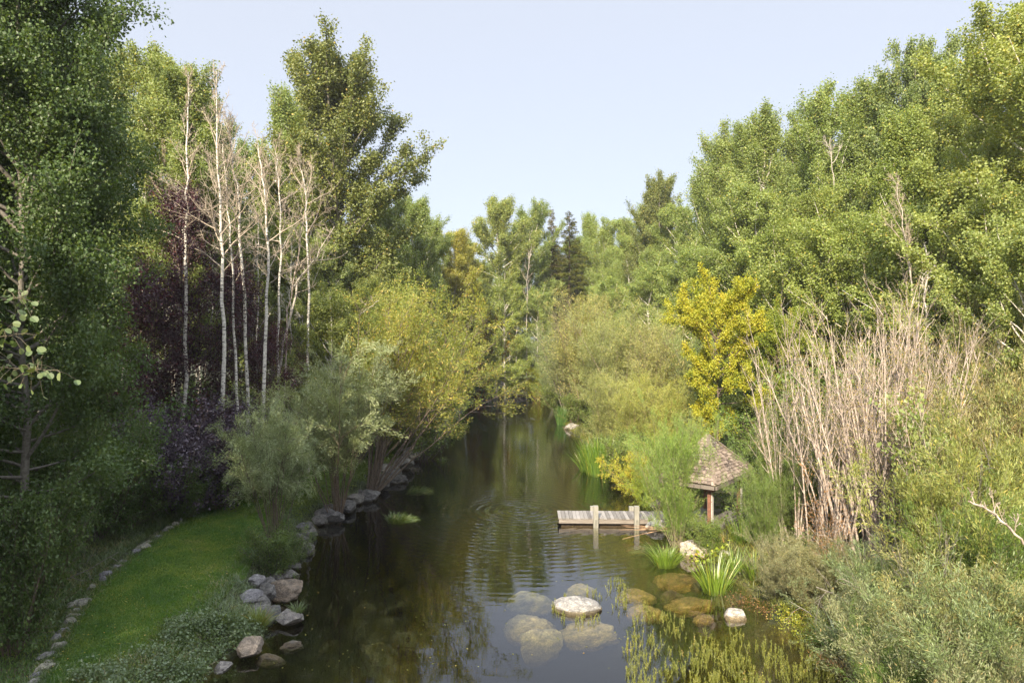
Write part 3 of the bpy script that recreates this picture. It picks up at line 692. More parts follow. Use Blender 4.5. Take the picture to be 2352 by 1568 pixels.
k = 26000
y = 10.8 + 7.0 * rng.random(k); a = np.interp(y, LY, lawn_out)
scatter_blades('mown_verge', 'short green grass outside the stone edging in the near left corner', 'grass', np.stack([a - .02 - 2.6 * rng.random(k), y], 1), .075, .011, M['lawn_blade'], .5, .6, 3)
# sedge and grass fringe on both banks
k = 16000
y = 11 + 60 * rng.random(k) ** 1.6
xy = np.stack([np.interp(y, YL, XL) - .15 - .75 * rng.random(k), y], 1)
scatter_blades('bank_grass', 'weedy grass fringe along the left bank rocks', 'grass', xy, .22, .012, M['herb'], .6, .9, 4)
k = 26000
y = 11 + 60 * rng.random(k) ** 1.5
xy = np.stack([np.interp(y, YR, XR) + .05 + 1.6 * rng.random(k) ** 1.4, y], 1)
scatter_blades('bank_sedge', 'yellowing sedge fringe at the foot of the right bank', 'grass', xy, .35, .013, M['water_plant'], .5, .9, 4)

# low leafy herbs on the left bank in the foreground and on forest floors
def herb_field(name, label, xy, hgt, leaf, mat, per=9):
    k = len(xy); z = height(xy[:, 0], xy[:, 1])
    who = np.repeat(np.arange(k), per); m = len(who)
    hh = hgt * rng.uniform(.5, 1.2, k)
    p = np.stack([xy[who, 0] + rng.normal(size=m) * .09, xy[who, 1] + rng.normal(size=m) * .09, z[who] + hh[who] * rng.uniform(.15, 1.05, m)], 1)
    sz = leaf * rng.uniform(.6, 1.3, m)
    b = Bag(); b.leaves(p, unit(randdir(rng, m) + np.array([0, 0, .1])), unit(randdir(rng, m) + np.array([0, 0, 1.2])), sz, sz * .75, np.clip(rng.normal(.45, .25, k)[who] * .6 + rng.normal(.45, .25, m) * .4, 0, 1))
    return tag(obj(name, b.mesh(name, mat)), label, 'ground cover', kind='stuff')
k = 2300
y = 11.2 + 5.0 * rng.random(k)
xi = np.interp(y, YL, XL)
wid = np.interp(y, [11, 13, 14.5, 16.2], [2.2, 1.6, 1.3, .6])
hx = np.stack([xi + .3 - (wid + .5 * np.sin(y * 3.1) + .25 * np.sin(y * 7.7)) * rng.random(k) ** .8, y], 1)
hn = np.array([mnoise.noise(Vector((a_ * 2.2, b_ * 2.2, 5.0))) for a_, b_ in hx])
herb_field('herb_carpet', 'grey-green leafy weeds on the near left bank', hx[hn > -.08], .26, .055, M['herb'], 11)
herb_field('weed_patch', 'yellow-green weeds mixed into the leafy near left bank', hx[(hn < .02) & (rng.random(k) < .6)], .16, .045, M['bush'], 8)
hx2 = hx[rng.integers(0, k, 5200)] + rng.normal(size=(5200, 2)) * .18
scatter_blades('weedy_grass', 'ragged grass blades among the near left bank weeds', 'grass', hx2, .30, .011, M['grass'], .55, .9, 4, (.5, .25))
k = 3200
y = 24 + 30 * rng.random(k)
herb_field('clover_carpet', 'bright leafy weeds beside the lawn behind the silver willow', np.stack([np.interp(y, YL, XL) - .4 - 1.8 * rng.random(k) ** 1.3, y], 1), .22, .07, M['bush'], 8)
k = 9000
y = 16 + 60 * rng.random(k)
xo = np.interp(y, LY, lawn_out)
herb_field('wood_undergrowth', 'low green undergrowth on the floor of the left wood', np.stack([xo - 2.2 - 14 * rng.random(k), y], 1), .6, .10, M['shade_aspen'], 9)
k = 9000
y = 14 + 75 * rng.random(k)
herb_field('bank_undergrowth', 'low green undergrowth under the right bank willows', np.stack([np.interp(y, YR, XR) + 1.5 + 13 * rng.random(k), y], 1), .7, .10, M['bush'], 9)
k = 3500
herb_field('far_undergrowth', 'low undergrowth at the head of the pond', np.stack([-8 + 16 * rng.random(k), 88.5 + 14 * rng.random(k)], 1), .9, .13, M['bush'], 9)

# water plants standing in the shallows
def spikes(name, label, cat, xy, hgt):
    k = len(xy)
    h = hgt * rng.uniform(.5, 1.25, k)
    base = np.stack([xy[:, 0], xy[:, 1], np.full(k, -.08)], 1)
    d = unit(rng.normal(size=(k, 3)) * .16 + np.array([.02, 0, 1.0]))
    P = grow(rng, base, d, h + .08, 4, .05, 0)
    b = Bag(); b.tubes(P, .006, .003, 3)
    per = 22
    who = np.repeat(np.arange(k), per); m = len(who); u = rng.uniform(.30, 1, m)
    p, tn = along(P, who, u)
    az = rng.uniform(0, 2 * PI, m)
    ax = unit(np.stack([np.cos(az), np.sin(az), np.full(m, 1.1)], 1))
    L = .055 * (1.15 - .55 * u) * rng.uniform(.7, 1.2, m)
    b.leaves(p, ax, randdir(rng, m), L, L * .26, np.clip(rng.normal(.5, .22, k)[who] * .75 + rng.normal(.5, .25, m) * .25, 0, 1))
    return tag(obj(name, b.mesh(name, M['water_plant'])), label, cat, kind='stuff')
pts = []
while len(pts) < 1050:
    px = rng.uniform(1390, 2080); py = rng.uniform(1335, 1640)
    lo = np.interp(py, [1335, 1400, 1450, 1500, 1568, 1640], [1392, 1402, 1440, 1432, 1415, 1420])
    hi = np.interp(py, [1335, 1400, 1440, 1470, 1568, 1640], [1425, 1490, 1660, 1880, 2060, 2120])
    if not (lo < px < hi): continue
    nv = mnoise.noise(Vector((px / 45.0, py / 26.0, 2.0)))
    dens = np.interp(py, [1335, 1400, 1440, 1500, 1640], [.85, .8, .5, .85, 1.0])
    if nv < .28 - dens * .42 or rng.random() > dens: continue
    Yp = gy(py); pts.append((gx(px, Yp), Yp))
spikes('mares_tail', 'olive spiky water plants standing in the foreground shallows', 'water plant', np.array(pts), .21)
pts = [(gx(px, gy(py)), gy(py)) for px, py in [(1283, 1412), (1296, 1425), (1325, 1432), (1331, 1428), (1357, 1432), (1370, 1425), (1300, 1372), (1280, 1392), (1268, 1400), (1350, 1362), (1362, 1366), (1375, 1372), (1340, 1420)] for _ in range(3)]
spikes('sparse_mares_tail', 'few dark spikes of water plant round the pale mid-pond boulder', 'water plant', np.array(pts) + rng.normal(size=(len(pts), 2)) * .05, .17)

# specks of fallen leaf on the water
k = 420
y = 14 + 45 * rng.random(k) ** 1.4
xx = np.interp(y, YL, XL) + .4 + (np.interp(y, YR, XR) - np.interp(y, YL, XL) - .8) * rng.random(k)
b = Bag(); b.leaves(np.stack([xx, y, np.full(k, .006)], 1), unit(rng.normal(size=(k, 3)) * np.array([1, 1, .02])), np.tile(np.array([0, 0, 1.0]), (k, 1)), .045 * rng.uniform(.5, 1.3, k), .03, rng.random(k), .02)
tag(obj('floating_leaves', b.mesh('floating leaves', M['goldwillow'])), 'fallen leaves floating on the pond', 'leaves', kind='stuff')

#== ROCKS ==
import bmesh
def rock_mesh(seed, angular, sub=5, rough=1.0):
    bm = bmesh.new(); bmesh.ops.create_icosphere(bm, subdivisions=sub, radius=1)
    r = random.Random(seed); off = Vector((r.uniform(0, 99), r.uniform(0, 99), r.uniform(0, 99)))
    cuts = [(Vector((r.gauss(0, 1), r.gauss(0, 1), r.gauss(0, .7))).normalized(), r.uniform(.55, .85)) for _ in range(angular)]
    for v in bm.verts:
        c = v.co.copy()
        k = 1 + rough * (.26 * mnoise.noise(c * 1.1 + off) + .13 * mnoise.noise(c * 2.6 + off) + .05 * mnoise.noise(c * 6 + off))
        if angular > 2: k -= .16 * max(0, .25 - abs(mnoise.noise(c * 1.9 + off * 2))) + .08 * max(0, .2 - abs(mnoise.noise(c * 4.5 + off * 3)))
        c = c * k
        for nrm, dd in cuts:
            e = c.dot(nrm) - dd
            if e > 0: c = c - nrm * e * .88
        c = c + c.normalized() * (.03 * mnoise.noise(c * 10 + off) + .015 * mnoise.noise(c * 23 + off))
        v.co = c
    me = bpy.data.meshes.new('rock'); bm.to_mesh(me); bm.free()
    for p in me.polygons: p.use_smooth = True
    me.materials.append(M['rock'])
    return me
ROCKS = [rock_mesh(1, 0), rock_mesh(2, 1), rock_mesh(3, 7), rock_mesh(4, 8), rock_mesh(5, 9), rock_mesh(6, 6), rock_mesh(7, 0), rock_mesh(8, 0, 5, .42)]
PALE = (1.3, 1.26, 1.2); GREY = (.52, .52, .55); BROWN = (.55, .45, .35); DARK = (.36, .36, .38); TAN = (1.35, 1.05, .62)

def rock(px, py, w, h, label, kind=0, color=GREY, zc=None, group=None, rz=None, deep=1.0, cat='rock', ground=None, name='rock', flat=None):
    """px, py: middle of the rock in the photograph; w, h its extent there; zc: height of its middle"""
    z = 0.0 if zc is None else zc
    Y = gy(py, z); x = gx(px, Y)
    sx = w / F * Y / 2
    dep = math.atan2(CAM_Z - z, Y)
    hh = h / F * Y / 2
    sz = flat if flat is not None else max(.55 * sx, .05)
    # projected half height^2 = (sy sin)^2 + (sz cos)^2
    rem = hh * hh - (sz * math.cos(dep)) ** 2
    sy = math.sqrt(max(rem, 0)) / math.sin(dep) if rem > 0 else .6 * sx
    sy = min(max(sy, .55 * sx), 1.3 * sx) * deep
    return tag(obj(name, ROCKS[kind], None, (x, Y, z), (0, 0, rs.uniform(-.35, .35) if rz is None else rz), (sx, sy, sz), color), label, cat, group)

rock(1323, 1394, 110, 50, 'pale dome-shaped boulder breaking the water beside the spiky plants', 7, (1.0, 1.0, 1.0), .03, flat=.25)
rock(1688, 1420, 62, 36, 'flat-topped white stone in the shallows near the right bank', 2, (1.4, 1.33, 1.22), -.02, flat=.24)
rock(1596, 1268, 82, 44, 'cream boulder at the water edge below the yellow creeper', 3, (1.4, 1.27, 1.1), .12, flat=.35)
rock(1513, 1207, 56, 24, 'grey craggy rock by the shore end of the dock', 4, (1.35, 1.35, 1.38), .12)
rock(1556, 1196, 50, 26, 'grey rock wedged between the dock and the willow', 5, GREY, .3)
rock(1318, 984, 44, 20, 'low grey rock on the right shore beyond the tall iris bed', 4, (1.15, 1.1, 1.05), .08)
rock(1345, 988, 22, 10, 'small pale stone beside the low grey rock on the far right shore', 3, PALE, .05)
rock(1672, 1278, 44, 30, 'grey stone half hidden by iris blades on the right shore', 5, PALE, .15)
rock(1520, 1160, 50, 26, 'dark rock in the shadow under the barberry', 4, DARK, .15)
sub = [(1218, 1388, 98, 60, 'round sunken boulder left of the pale dome-shaped one', 0, (1.42, 1.38, 1.14), .42),
       (1336, 1366, 78, 26, 'sunken boulder just behind the pale dome-shaped one', 1, (1.42, 1.33, 1.04), .34),
       (1216, 1446, 106, 68, 'large round sunken boulder with a pinkish top, nearest the dark reflection', 0, (1.47, 1.33, 1.09), .42),
       (1240, 1486, 112, 58, 'wedge-shaped sunken slab pointing to the lower left', 3, (1.42, 1.35, 1.09), .50),
       (1356, 1462, 132, 56, 'broad sunken boulder right of the wedge-shaped slab', 6, (1.42, 1.28, 0.95), .40),
       (1462, 1378, 96, 38, 'tan sunken boulder right of the spiky plant strip', 1, TAN, .30),
       (1484, 1412, 82, 38, 'tan sunken boulder in front of the spiky plants', 0, TAN, .28),
       (1590, 1396, 112, 40, 'long golden-brown boulder under the shallows', 6, TAN, .26),
       (1545, 1378, 62, 26, 'small brown boulder touching the long golden-brown one', 1, BROWN, .26),
       (1566, 1338, 112, 46, 'big brown sunken boulder left of the bright iris clump', 0, (1.2, .85, .5), .24),
       (1616, 1424, 44, 26, 'small golden sunken stone left of the flat white stone', 0, TAN, .17),
       (1690, 1384, 100, 40, 'brown sunken boulder in front of the bright iris clump', 6, BROWN, .22),
       (1614, 1358, 60, 28, 'dark brown sunken boulder below the bright iris clump', 1, BROWN, .24),
       (1590, 1300, 80, 30, 'brown sunken ledge below the cream boulder', 6, BROWN, .22),
       (838, 1402, 52, 42, 'mossy sunken stone in the dark water on the left', 5, (0.41, 0.39, 0.17), .35),
       (866, 1496, 54, 42, 'yellow-green sunken stone in the dark water', 4, (0.55, 0.52, 0.20), .4),
       (800, 1440, 70, 34, 'dim sunken stone between the left bank and the yellow-green stone', 3, (0.28, 0.25, 0.12), .5),
       (880, 1450, 70, 60, 'weed-covered sunken boulder above the yellow-green stone', 2, (0.30, 0.32, 0.11), .55),
       (930, 1515, 60, 30, 'greyish sunken slab right of the yellow-green stone', 3, (0.44, 0.44, 0.38), .6),
       (760, 1490, 60, 30, 'dim sunken cobble off the left bank', 2, (0.28, 0.25, 0.14), .45),
       (770, 1530, 46, 24, 'small dim sunken cobble nearest the left foreground', 4, (0.28, 0.25, 0.14), .45),
       (740, 1420, 40, 22, 'small brown sunken cobble off the brown boulder', 2, (0.28, 0.23, 0.12), .4)]
for px, py, w, h, lab, kd, c, dp in sub:
    rock(px, py, w, h, lab, kd, c, -dp - (.09 if px > 1000 else .42), flat=(dp * .82 if dp > .3 else dp * .9) * (1 if px > 1000 else .55))
bank = [(655, 1356, 80, 54, 'brown flat-topped boulder at the foot of the front silver willow', 3, BROWN, .18),
        (573, 1372, 52, 50, 'square grey block beside the lawn left of the brown boulder', 2, (.75, .75, .82), .30),
        (540, 1408, 40, 36, 'small grey stone in the herbs below the square grey block', 5, (.75, .75, .82), .30),
        (622, 1412, 66, 46, 'dark cracked rock below the brown boulder', 4, DARK, .16),
        (664, 1418, 58, 38, 'dark grey rock nearest the water below the brown boulder', 5, (.8, .76, .74), .12),
        (572, 1488, 66, 54, 'rounded brown boulder under the leafy carpet at the water edge', 2, (.8, .68, .56), .15),
        (512, 1532, 40, 46, 'grey boulder at the bottom edge beside the leafy carpet', 3, (.8, .76, .72), .18),
        (594, 1334, 54, 28, 'grey rock in the shade under the front silver willow', 4, (.8, .8, .85), .32),
        (620, 1518, 62, 32, 'half sunken rounded stone left of the dark water', 0, (.8, .74, .62), -.10),
        (672, 1486, 48, 20, 'flat stone awash off the left bank', 6, (.75, .7, .66), -.06),
        (752, 1186, 74, 40, 'large grey boulder at the water behind the front silver willow', 5, GREY, .22),
        (802, 1162, 48, 34, 'pointed grey boulder right of the large grey one', 4, GREY, .22),
        (848, 1140, 54, 22, 'low grey slab beyond the pointed boulder', 3, GREY, .16),
        (836, 1150, 36, 16, 'small dark stone at the water below the low slab', 5, DARK, .06),
        (700, 1212, 44, 26, 'grey rock veiled by drooping silver leaves', 4, DARK, .25),
        (872, 1112, 44, 34, 'grey rock at the foot of the leaning willow', 5, DARK, .25),
        (902, 1090, 44, 36, 'rounded dark rock right of the leaning willow stems', 2, DARK, .25),
        (884, 1076, 40, 40, 'upright dark rock against the leaning willow stems', 4, (.8, .8, .8), .35),
        (912, 1105, 52, 16, 'long low dark rock at the water right of the leaning willow', 6, DARK, .06),
        (926, 1062, 46, 40, 'bulky dark rock halfway along the left bank', 5, (.7, .7, .7), .35),
        (946, 1042, 52, 22, 'pale tilted slab lying on the left bank rocks', 3, (1.35, 1.35, 1.35), .42),
        (966, 1034, 36, 18, 'dark rock right of the pale tilted slab', 4, DARK, .12),
        (958, 1016, 40, 18, 'dark rock behind the pale tilted slab', 2, DARK, .3),
        (990, 1006, 36, 16, 'grey rock on the left bank beyond the tilted slab', 5, DARK, .2),
        (1012, 984, 34, 14, 'grey rock where the left bank bends away', 3, DARK, .2),
        (1034, 968, 30, 13, 'low dark rock under the overhanging golden willow', 4, DARK, .15),
        (1052, 950, 26, 11, 'farthest dark rock of the left bank', 2, DARK, .15),
        (1118, 902, 34, 14, 'grey rock left of the drain at the head of the pond', 2, (1.1, 1.05, 1), .35),
        (1150, 888, 40, 14, 'grey capstone over the drain at the head of the pond', 3, (1.15, 1.1, 1.05), .95),
        (1178, 901, 40, 14, 'pale rock right of the drain at the head of the pond', 5, (1.3, 1.25, 1.2), .35),
        (1206, 906, 30, 9, 'low grey rock at the far right corner of the pond', 4, GREY, .2)]
for px, py, w, h, lab, kd, c, zc in bank:
    rock(px, py, w, h, lab, kd, c, zc)

r6 = random.Random(12)
for k_ in range(64):
    yy = 16.5 + 43 * (k_ / 64.0) ** 1.25 + r6.uniform(-.2, .2)
    sz = r6.uniform(.14, .34) * (1 + yy / 90)
    xx = float(np.interp(yy, YL, XL)) + r6.uniform(-.25, .22)
    g_ = r6.uniform(.38, .7)
    tag(obj('rock', ROCKS[r6.choice([2, 3, 4, 5])], None, (xx, yy, r6.uniform(.0, .16)), (r6.uniform(-.2, .2), r6.uniform(-.2, .2), r6.uniform(0, 6.28)), (sz * r6.uniform(.9, 1.5), sz, sz * r6.uniform(.55, .85)), (g_, g_ * .98, g_ * .96)), 'small grey rock packed into the stone edge of the left bank', 'rock', 'small rocks of the left bank edge')
# stone edging of the lawn
ey = [12.35, 12.55, 12.8, 13.05, 13.35, 13.7, 14.1, 14.45, 14.85, 15.2, 15.5, 15.8, 16.0, 16.9, 17.4, 17.75, 18.4, 18.9, 19.8, 20.4, 20.75, 21.4, 22.0, 22.3, 22.7, 23.3, 23.9, 24.3]
for k_, yy in enumerate(ey):
    big = rs.uniform(.09, .19)
    x_ = float(np.interp(yy, LY, lawn_out)) + rs.uniform(-.06, .06)
    lab = 'small grey stone in the row edging the lawn path'
    if k_ == 12: big, lab = .36, 'widest flat stone of the row edging the lawn path'
    if k_ == 19: big, lab = .30, 'long pale stone of the lawn edging, halfway up the path'
    tag(obj('edging_stone', ROCKS[rs.choice([2, 3, 4, 5])], None, (x_, yy, hz(x_, yy) + rs.uniform(-.02, .05)), (0, 0, 1.2 + rs.uniform(-.4, .4)), (big * rs.uniform(.9, 1.3), big * .62, .11), (rs.uniform(.7, 1.0),) * 2 + (.8,)), lab, 'stone', 'stones edging the lawn path')
x_ = gx(540, 27.3)
tag(obj('edging_stone', ROCKS[3], None, (x_, 27.3, hz(x_, 27.3) + .05), (0, 0, .3), (.3, .2, .12), (1.5, 1.3, 1.1)), 'lone brownish stone at the far end of the lawn edging', 'stone', 'stones edging the lawn path')

#== BUILT THINGS ==
def boxes(bag, cx, cy, cz, sx, sy, sz, tone=.5, rz=0.0, jit=0.0):
    c = np.array([(-1, -1, -1), (1, -1, -1), (1, 1, -1), (-1, 1, -1), (-1, -1, 1), (1, -1, 1), (1, 1, 1), (-1, 1, 1)], float) * .5
    if jit: c = c + np.random.default_rng(int(abs(cx * 1000)) + 1).normal(size=c.shape) * jit
    c = c * np.array([sx, sy, sz])
    ca, sa = math.cos(rz), math.sin(rz)
    c = np.stack([c[:, 0] * ca - c[:, 1] * sa, c[:, 0] * sa + c[:, 1] * ca, c[:, 2]], 1) + np.array([cx, cy, cz])
    q = np.array([(0, 3, 2, 1), (4, 5, 6, 7), (0, 1, 5, 4), (1, 2, 6, 5), (2, 3, 7, 6), (3, 0, 4, 7)])
    bag.add(c, q, np.full(6, tone))

# dock
dk = thing('dock', 'short grey plank dock with two square posts reaching out from the right bank', 'dock', [], (1.71, 25.57, -.185), (0, 0, -.03))
r2 = random.Random(8)
b = Bag(); nP = 29; Lw = 3.98
for i_ in range(nP):
    wv = Lw / nP
    boxes(b, (i_ + .5) * wv, r2.uniform(-.012, .012), .455 + r2.uniform(-.004, .004), wv - .012, 1.12 + r2.uniform(-.02, .02), .04, r2.uniform(.15, .95))
obj('deck', b.mesh('dock deck', M['plank']), dk)
for yb, nm_ in ((-.50, 'beam'), (.50, 'beam')):
    b = Bag(); boxes(b, Lw / 2, yb, .355, Lw - .06, .09, .155, .45); obj(nm_, b.mesh('dock beam', M['beam']), dk)
b = Bag(); boxes(b, Lw / 2 - .25, 0, .13, Lw - .75, .7, .26, .0); obj('float', b.mesh('dock float', M['brown_bark']), dk)
for xp in (1.36, 2.84):
    for yp, top_ in ((-.665, .955), (.665, .62)):
        b = Bag(); boxes(b, xp, yp, (top_ - 1.3) / 2, .175, .175, top_ + 1.3, .5); p_ = obj('post', b.mesh('dock post', M['post']), dk)
    b = Bag(); boxes(b, xp, -.7665, .30, .06, .02, .34, .2); obj('bracket', b.mesh('dock bracket', M['post']), dk)

# shingled shelter
Nn = np.array([6.5, 21.8]); e1 = np.array([.62, .785]); e2 = np.array([-.785, .62])
SL, SW = 3.5, 1.95
EZ, AZ = 2.14, 3.46
sh = thing('shelter', 'small timber shelter with a hipped shingle roof half buried in willows', 'shelter', [], (Nn[0], Nn[1], 0), (0, 0, math.atan2(e1[1], e1[0])))
# local frame: x along e1, y along e2
apex = np.array([SL / 2, SW / 2, AZ])
cn = [np.array([0, 0, EZ]), np.array([SL, 0, EZ]), np.array([SL, SW, EZ]), np.array([0, SW, EZ])]
rb = Bag(); r3 = np.random.default_rng(4)
for a_ in range(4):
    A, B2 = cn[a_], cn[(a_ + 1) % 4]
    nrm = np.cross(B2 - A, apex - A); nrm /= np.linalg.norm(nrm)
    rows_ = 15
    for r_ in range(rows_):
        f0, f1 = r_ / rows_, min((r_ + 1.35) / rows_, 1)
        L0, R0 = A + (apex - A) * f0, B2 + (apex - B2) * f0
        L1, R1 = A + (apex - A) * f1, B2 + (apex - B2) * f1
        wl_ = np.linalg.norm(R0 - L0); k_ = max(int(wl_ / .14), 1)
        ed = np.concatenate([[0], np.sort(np.clip((np.arange(1, k_) + r3.normal(size=max(k_ - 1, 0)) * .18) / k_, .001, .999)), [1]])
        for c_ in range(k_):
            u0, u1 = ed[c_] + .01 / k_, ed[c_ + 1] - .01 / k_
            dz_ = r3.uniform(-.02, .02)
            lift = .030 + r3.uniform(0, .02)
            p0 = L0 + (R0 - L0) * u0; p1 = L0 + (R0 - L0) * u1; p2 = L1 + (R1 - L1) * u1; p3 = L1 + (R1 - L1) * u0
            dn = (A + B2) / 2 - apex; dn /= np.linalg.norm(dn)
            p0 = p0 + dn * dz_; p1 = p1 + dn * dz_
            lo_ = [p0 + nrm * .004, p1 + nrm * .004, p2 - nrm * .004, p3 - nrm * .004]
            hi_ = [p0 + nrm * lift, p1 + nrm * lift, p2 + nrm * .008, p3 + nrm * .008]
            v8 = np.array(lo_ + hi_)
            q8 = np.array([(0, 3, 2, 1), (4, 5, 6, 7), (0, 1, 5, 4), (1, 2, 6, 5), (2, 3, 7, 6), (3, 0, 4, 7)])
            rb.add(v8, q8, np.full(6, r3.uniform(.0, 1.0)))
roof = obj('roof', rb.mesh('shingle roof', M['shingle']), sh)
# ridge boards on the hips
for a_ in range(4):
    b = Bag(); A = cn[a_]; pts_ = np.array([[A + (apex - A) * t_ + np.array([0, 0, .05]) for t_ in np.linspace(0, 1, 6)]]); b.tubes(pts_, .05, .05, 4)
    obj('hip_cap', b.mesh('hip cap', M['shingle']), roof)
b = Bag()
for a_ in range(4):
    A, B2 = cn[a_], cn[(a_ + 1) % 4]; mid = (A + B2) / 2; dr_ = B2 - A
    boxes(b, mid[0], mid[1], EZ - .085, np.linalg.norm(dr_) - .08, .05, .12, .25, math.atan2(dr_[1], dr_[0]))
obj('fascia', b.mesh('eave fascia', M['beam']), sh)
zf = 0.2
for ux, uy in ((.42, .34), (SL - .42, .34), (SL - .42, SW - .34), (.42, SW - .34)):
    b = Bag(); boxes(b, ux, uy, (zf + 1.86) / 2, .15, .15, 1.86 - zf, .5)
    po = obj('post', b.mesh('shelter post', M['paint']), sh)
    b = Bag(); boxes(b, ux, uy, 1.925, .27, .27, .13, .5); obj('capital', b.mesh('post capital', M['rustwood']), po)
    b = Bag(); boxes(b, ux - .092, uy, (zf + 1.86) / 2, .03, .12, 1.86 - zf - .01, .5); obj('batten', b.mesh('post batten', M['rustwood']), po)
b = Bag()
for a_, (ax_, ay_, bx_, by_) in enumerate(((.42, .34, SL - .42, .34), (SL - .42, .34, SL - .42, SW - .34), (SL - .42, SW - .34, .42, SW - .34), (.42, SW - .34, .42, .34))):
    boxes(b, (ax_ + bx_) / 2, (ay_ + by_) / 2, 2.03 + .001 * a_, math.hypot(bx_ - ax_, by_ - ay_) + .1, .10, .07, .3, math.atan2(by_ - ay_, bx_ - ax_))
obj('top_beam', b.mesh('shelter top beam', M['rustwood']), sh)
b = Bag(); boxes(b, SL / 2, SW / 2, .55, SL - .5, SW - .4, .12, .4); obj('floor_boards', b.mesh('shelter floor', M['plank']), sh)

# drain pipe at the head of the pond
b = Bag(); pp = np.array([[[0, t_, 0] for t_ in np.linspace(0, 2.5, 4)]]); b.tubes(pp, .42, .42, 18); b.tubes(pp, .36, .36, 18)
a_ = np.arange(18) * 2 * PI / 18
ring = np.concatenate([np.stack([.42 * np.cos(a_), 0 * a_, .42 * np.sin(a_)], 1), np.stack([.36 * np.cos(a_), 0 * a_, .36 * np.sin(a_)], 1)])
b.add(ring, np.array([(i_, (i_ + 1) % 18, 18 + (i_ + 1) % 18, 18 + i_) for i_ in range(18)]))
tag(obj('drain_pipe', b.mesh('drain pipe', M['brown_bark'], True), None, (gx(1150, 86.3), 86.3, .42)), 'dark round drain pipe opening among rocks at the head of the pond', 'pipe')

#== WATERSIDE PLANTS ==
def clump(name, label, px, py, w, hgt, k, mat, zc=.0, W=.022, lean=.42, bend=.5, color=(1, 1, 1), group=None, cat='iris', flow=None, tone=(.5, .22), depth=.7):
    Y = gy(py, zc); x = gx(px, Y); rr = w / F * Y / 2
    r_ = np.random.default_rng(int(px * 7 + py))
    a = r_.uniform(0, 2 * PI, k); q_ = np.sqrt(r_.random(k))
    bx = np.cos(a) * q_ * rr * .55; by = np.sin(a) * q_ * rr * .55 * depth
    base = np.stack([bx, by, np.full(k, -.12)], 1)
    d = unit(np.stack([bx / max(rr, .01) * lean * 2.0, by / max(rr, .01) * lean * 2.0, np.ones(k)], 1) + r_.normal(size=(k, 3)) * .10)
    bd = bend * r_.uniform(.3, 1.5, k)
    if flow is not None:
        d = unit(d + np.array([flow[0], flow[1], 0]) * r_.uniform(.3, 1.4, k)[:, None])
    b = Bag(); b.blades(base, d, (hgt + .12) * r_.uniform(.55, 1.1, k), W * r_.uniform(.7, 1.2, k), np.clip(r_.normal(*tone, k), 0, 1), 7, bd, r_)
    return tag(obj(name, b.mesh(name, mat), None, (x, Y, zc), color=color), label, cat, group)
clump('iris_clump', 'bright green iris clump with yellow tips standing alone in the shallows', 1643, 1352, 96, .95, 150, M['iris'], .0, .03, .5, .35)
clump('iris_clump', 'tall dense bed of iris at the water edge beside the yellow barberry', 1382, 1086, 130, 2.0, 800, M['iris'], .0, .03, .25, .3, (.72, .85, .9))
clump('iris_clump', 'left shoulder of the tall iris bed hanging over the water', 1350, 1078, 60, 1.3, 220, M['iris'], .0, .03, .45, .4, (.72, .85, .9))
clump('iris_clump', 'dark green iris on the far right shore behind the tall iris bed', 1292, 974, 44, 1.6, 260, M['grass'], .0, .035, .2, .3, (.8, 1.2, .8))
clump('iris_clump', 'lax yellow-green sedge between the dock and the cream boulder', 1528, 1292, 86, .62, 420, M['iris'], .0, .016, .5, .6, (.9, .95, 1))
clump('iris_clump', 'upright iris blades behind the cream boulder on the right shore', 1712, 1262, 70, 1.25, 170, M['iris'], .2, .026, .3, .3, (.8, .9, .8))
clump('iris_clump', 'iris blades leaning out of the olive bushes right of the bright iris clump', 1738, 1332, 64, .9, 130, M['iris'], .12, .026, .4, .4, (.85, .9, .8))
clump('iris_clump', 'thin iris blades just behind the bright iris clump', 1690, 1318, 46, .8, 90, M['iris'], .08, .024, .4, .4, (.8, .95, .8))
clump('reed_tuft', 'arching dark green reed tuft at the foot of the right bank', 1935, 1490, 110, .85, 160, M['herb'], .12, .026, .8, 1.0, (1, 1.2, .8), cat='reed')
clump('floating_sedge', 'floating green grass mat drifting off the left bank rocks', 955, 1128, 90, .42, 900, M['floatgrass'], .0, .02, .5, .9, (1, 1, 1), flow=(1.6, .25), cat='grass mat')
clump('floating_sedge', 'smaller floating grass mat nearer the dark water', 918, 1192, 100, .34, 700, M['floatgrass'], .0, .02, .9, 1.0, (.9, .95, .9), flow=(.7, .2), cat='grass mat')
clump('drowned_sedge', 'dull grass trailing in the water between the dock and the lax sedge', 1500, 1262, 90, .40, 700, M['grass'], -.02, .012, .5, 1.0, (.8, .85, .7), flow=(-1.8, .1), cat='grass mat')
clump('grass_tuft', 'straw-coloured grass tuft on the left bank rocks', 590, 1432, 60, .5, 420, M['grass'], .3, .010, .6, .8, (1.7, 1.5, 1.3), cat='grass tuft')
clump('grass_tuft', 'little green tuft growing on the dark grey rock at the left bank', 682, 1400, 28, .25, 120, M['herb'], .28, .010, .6, .8, cat='grass tuft')

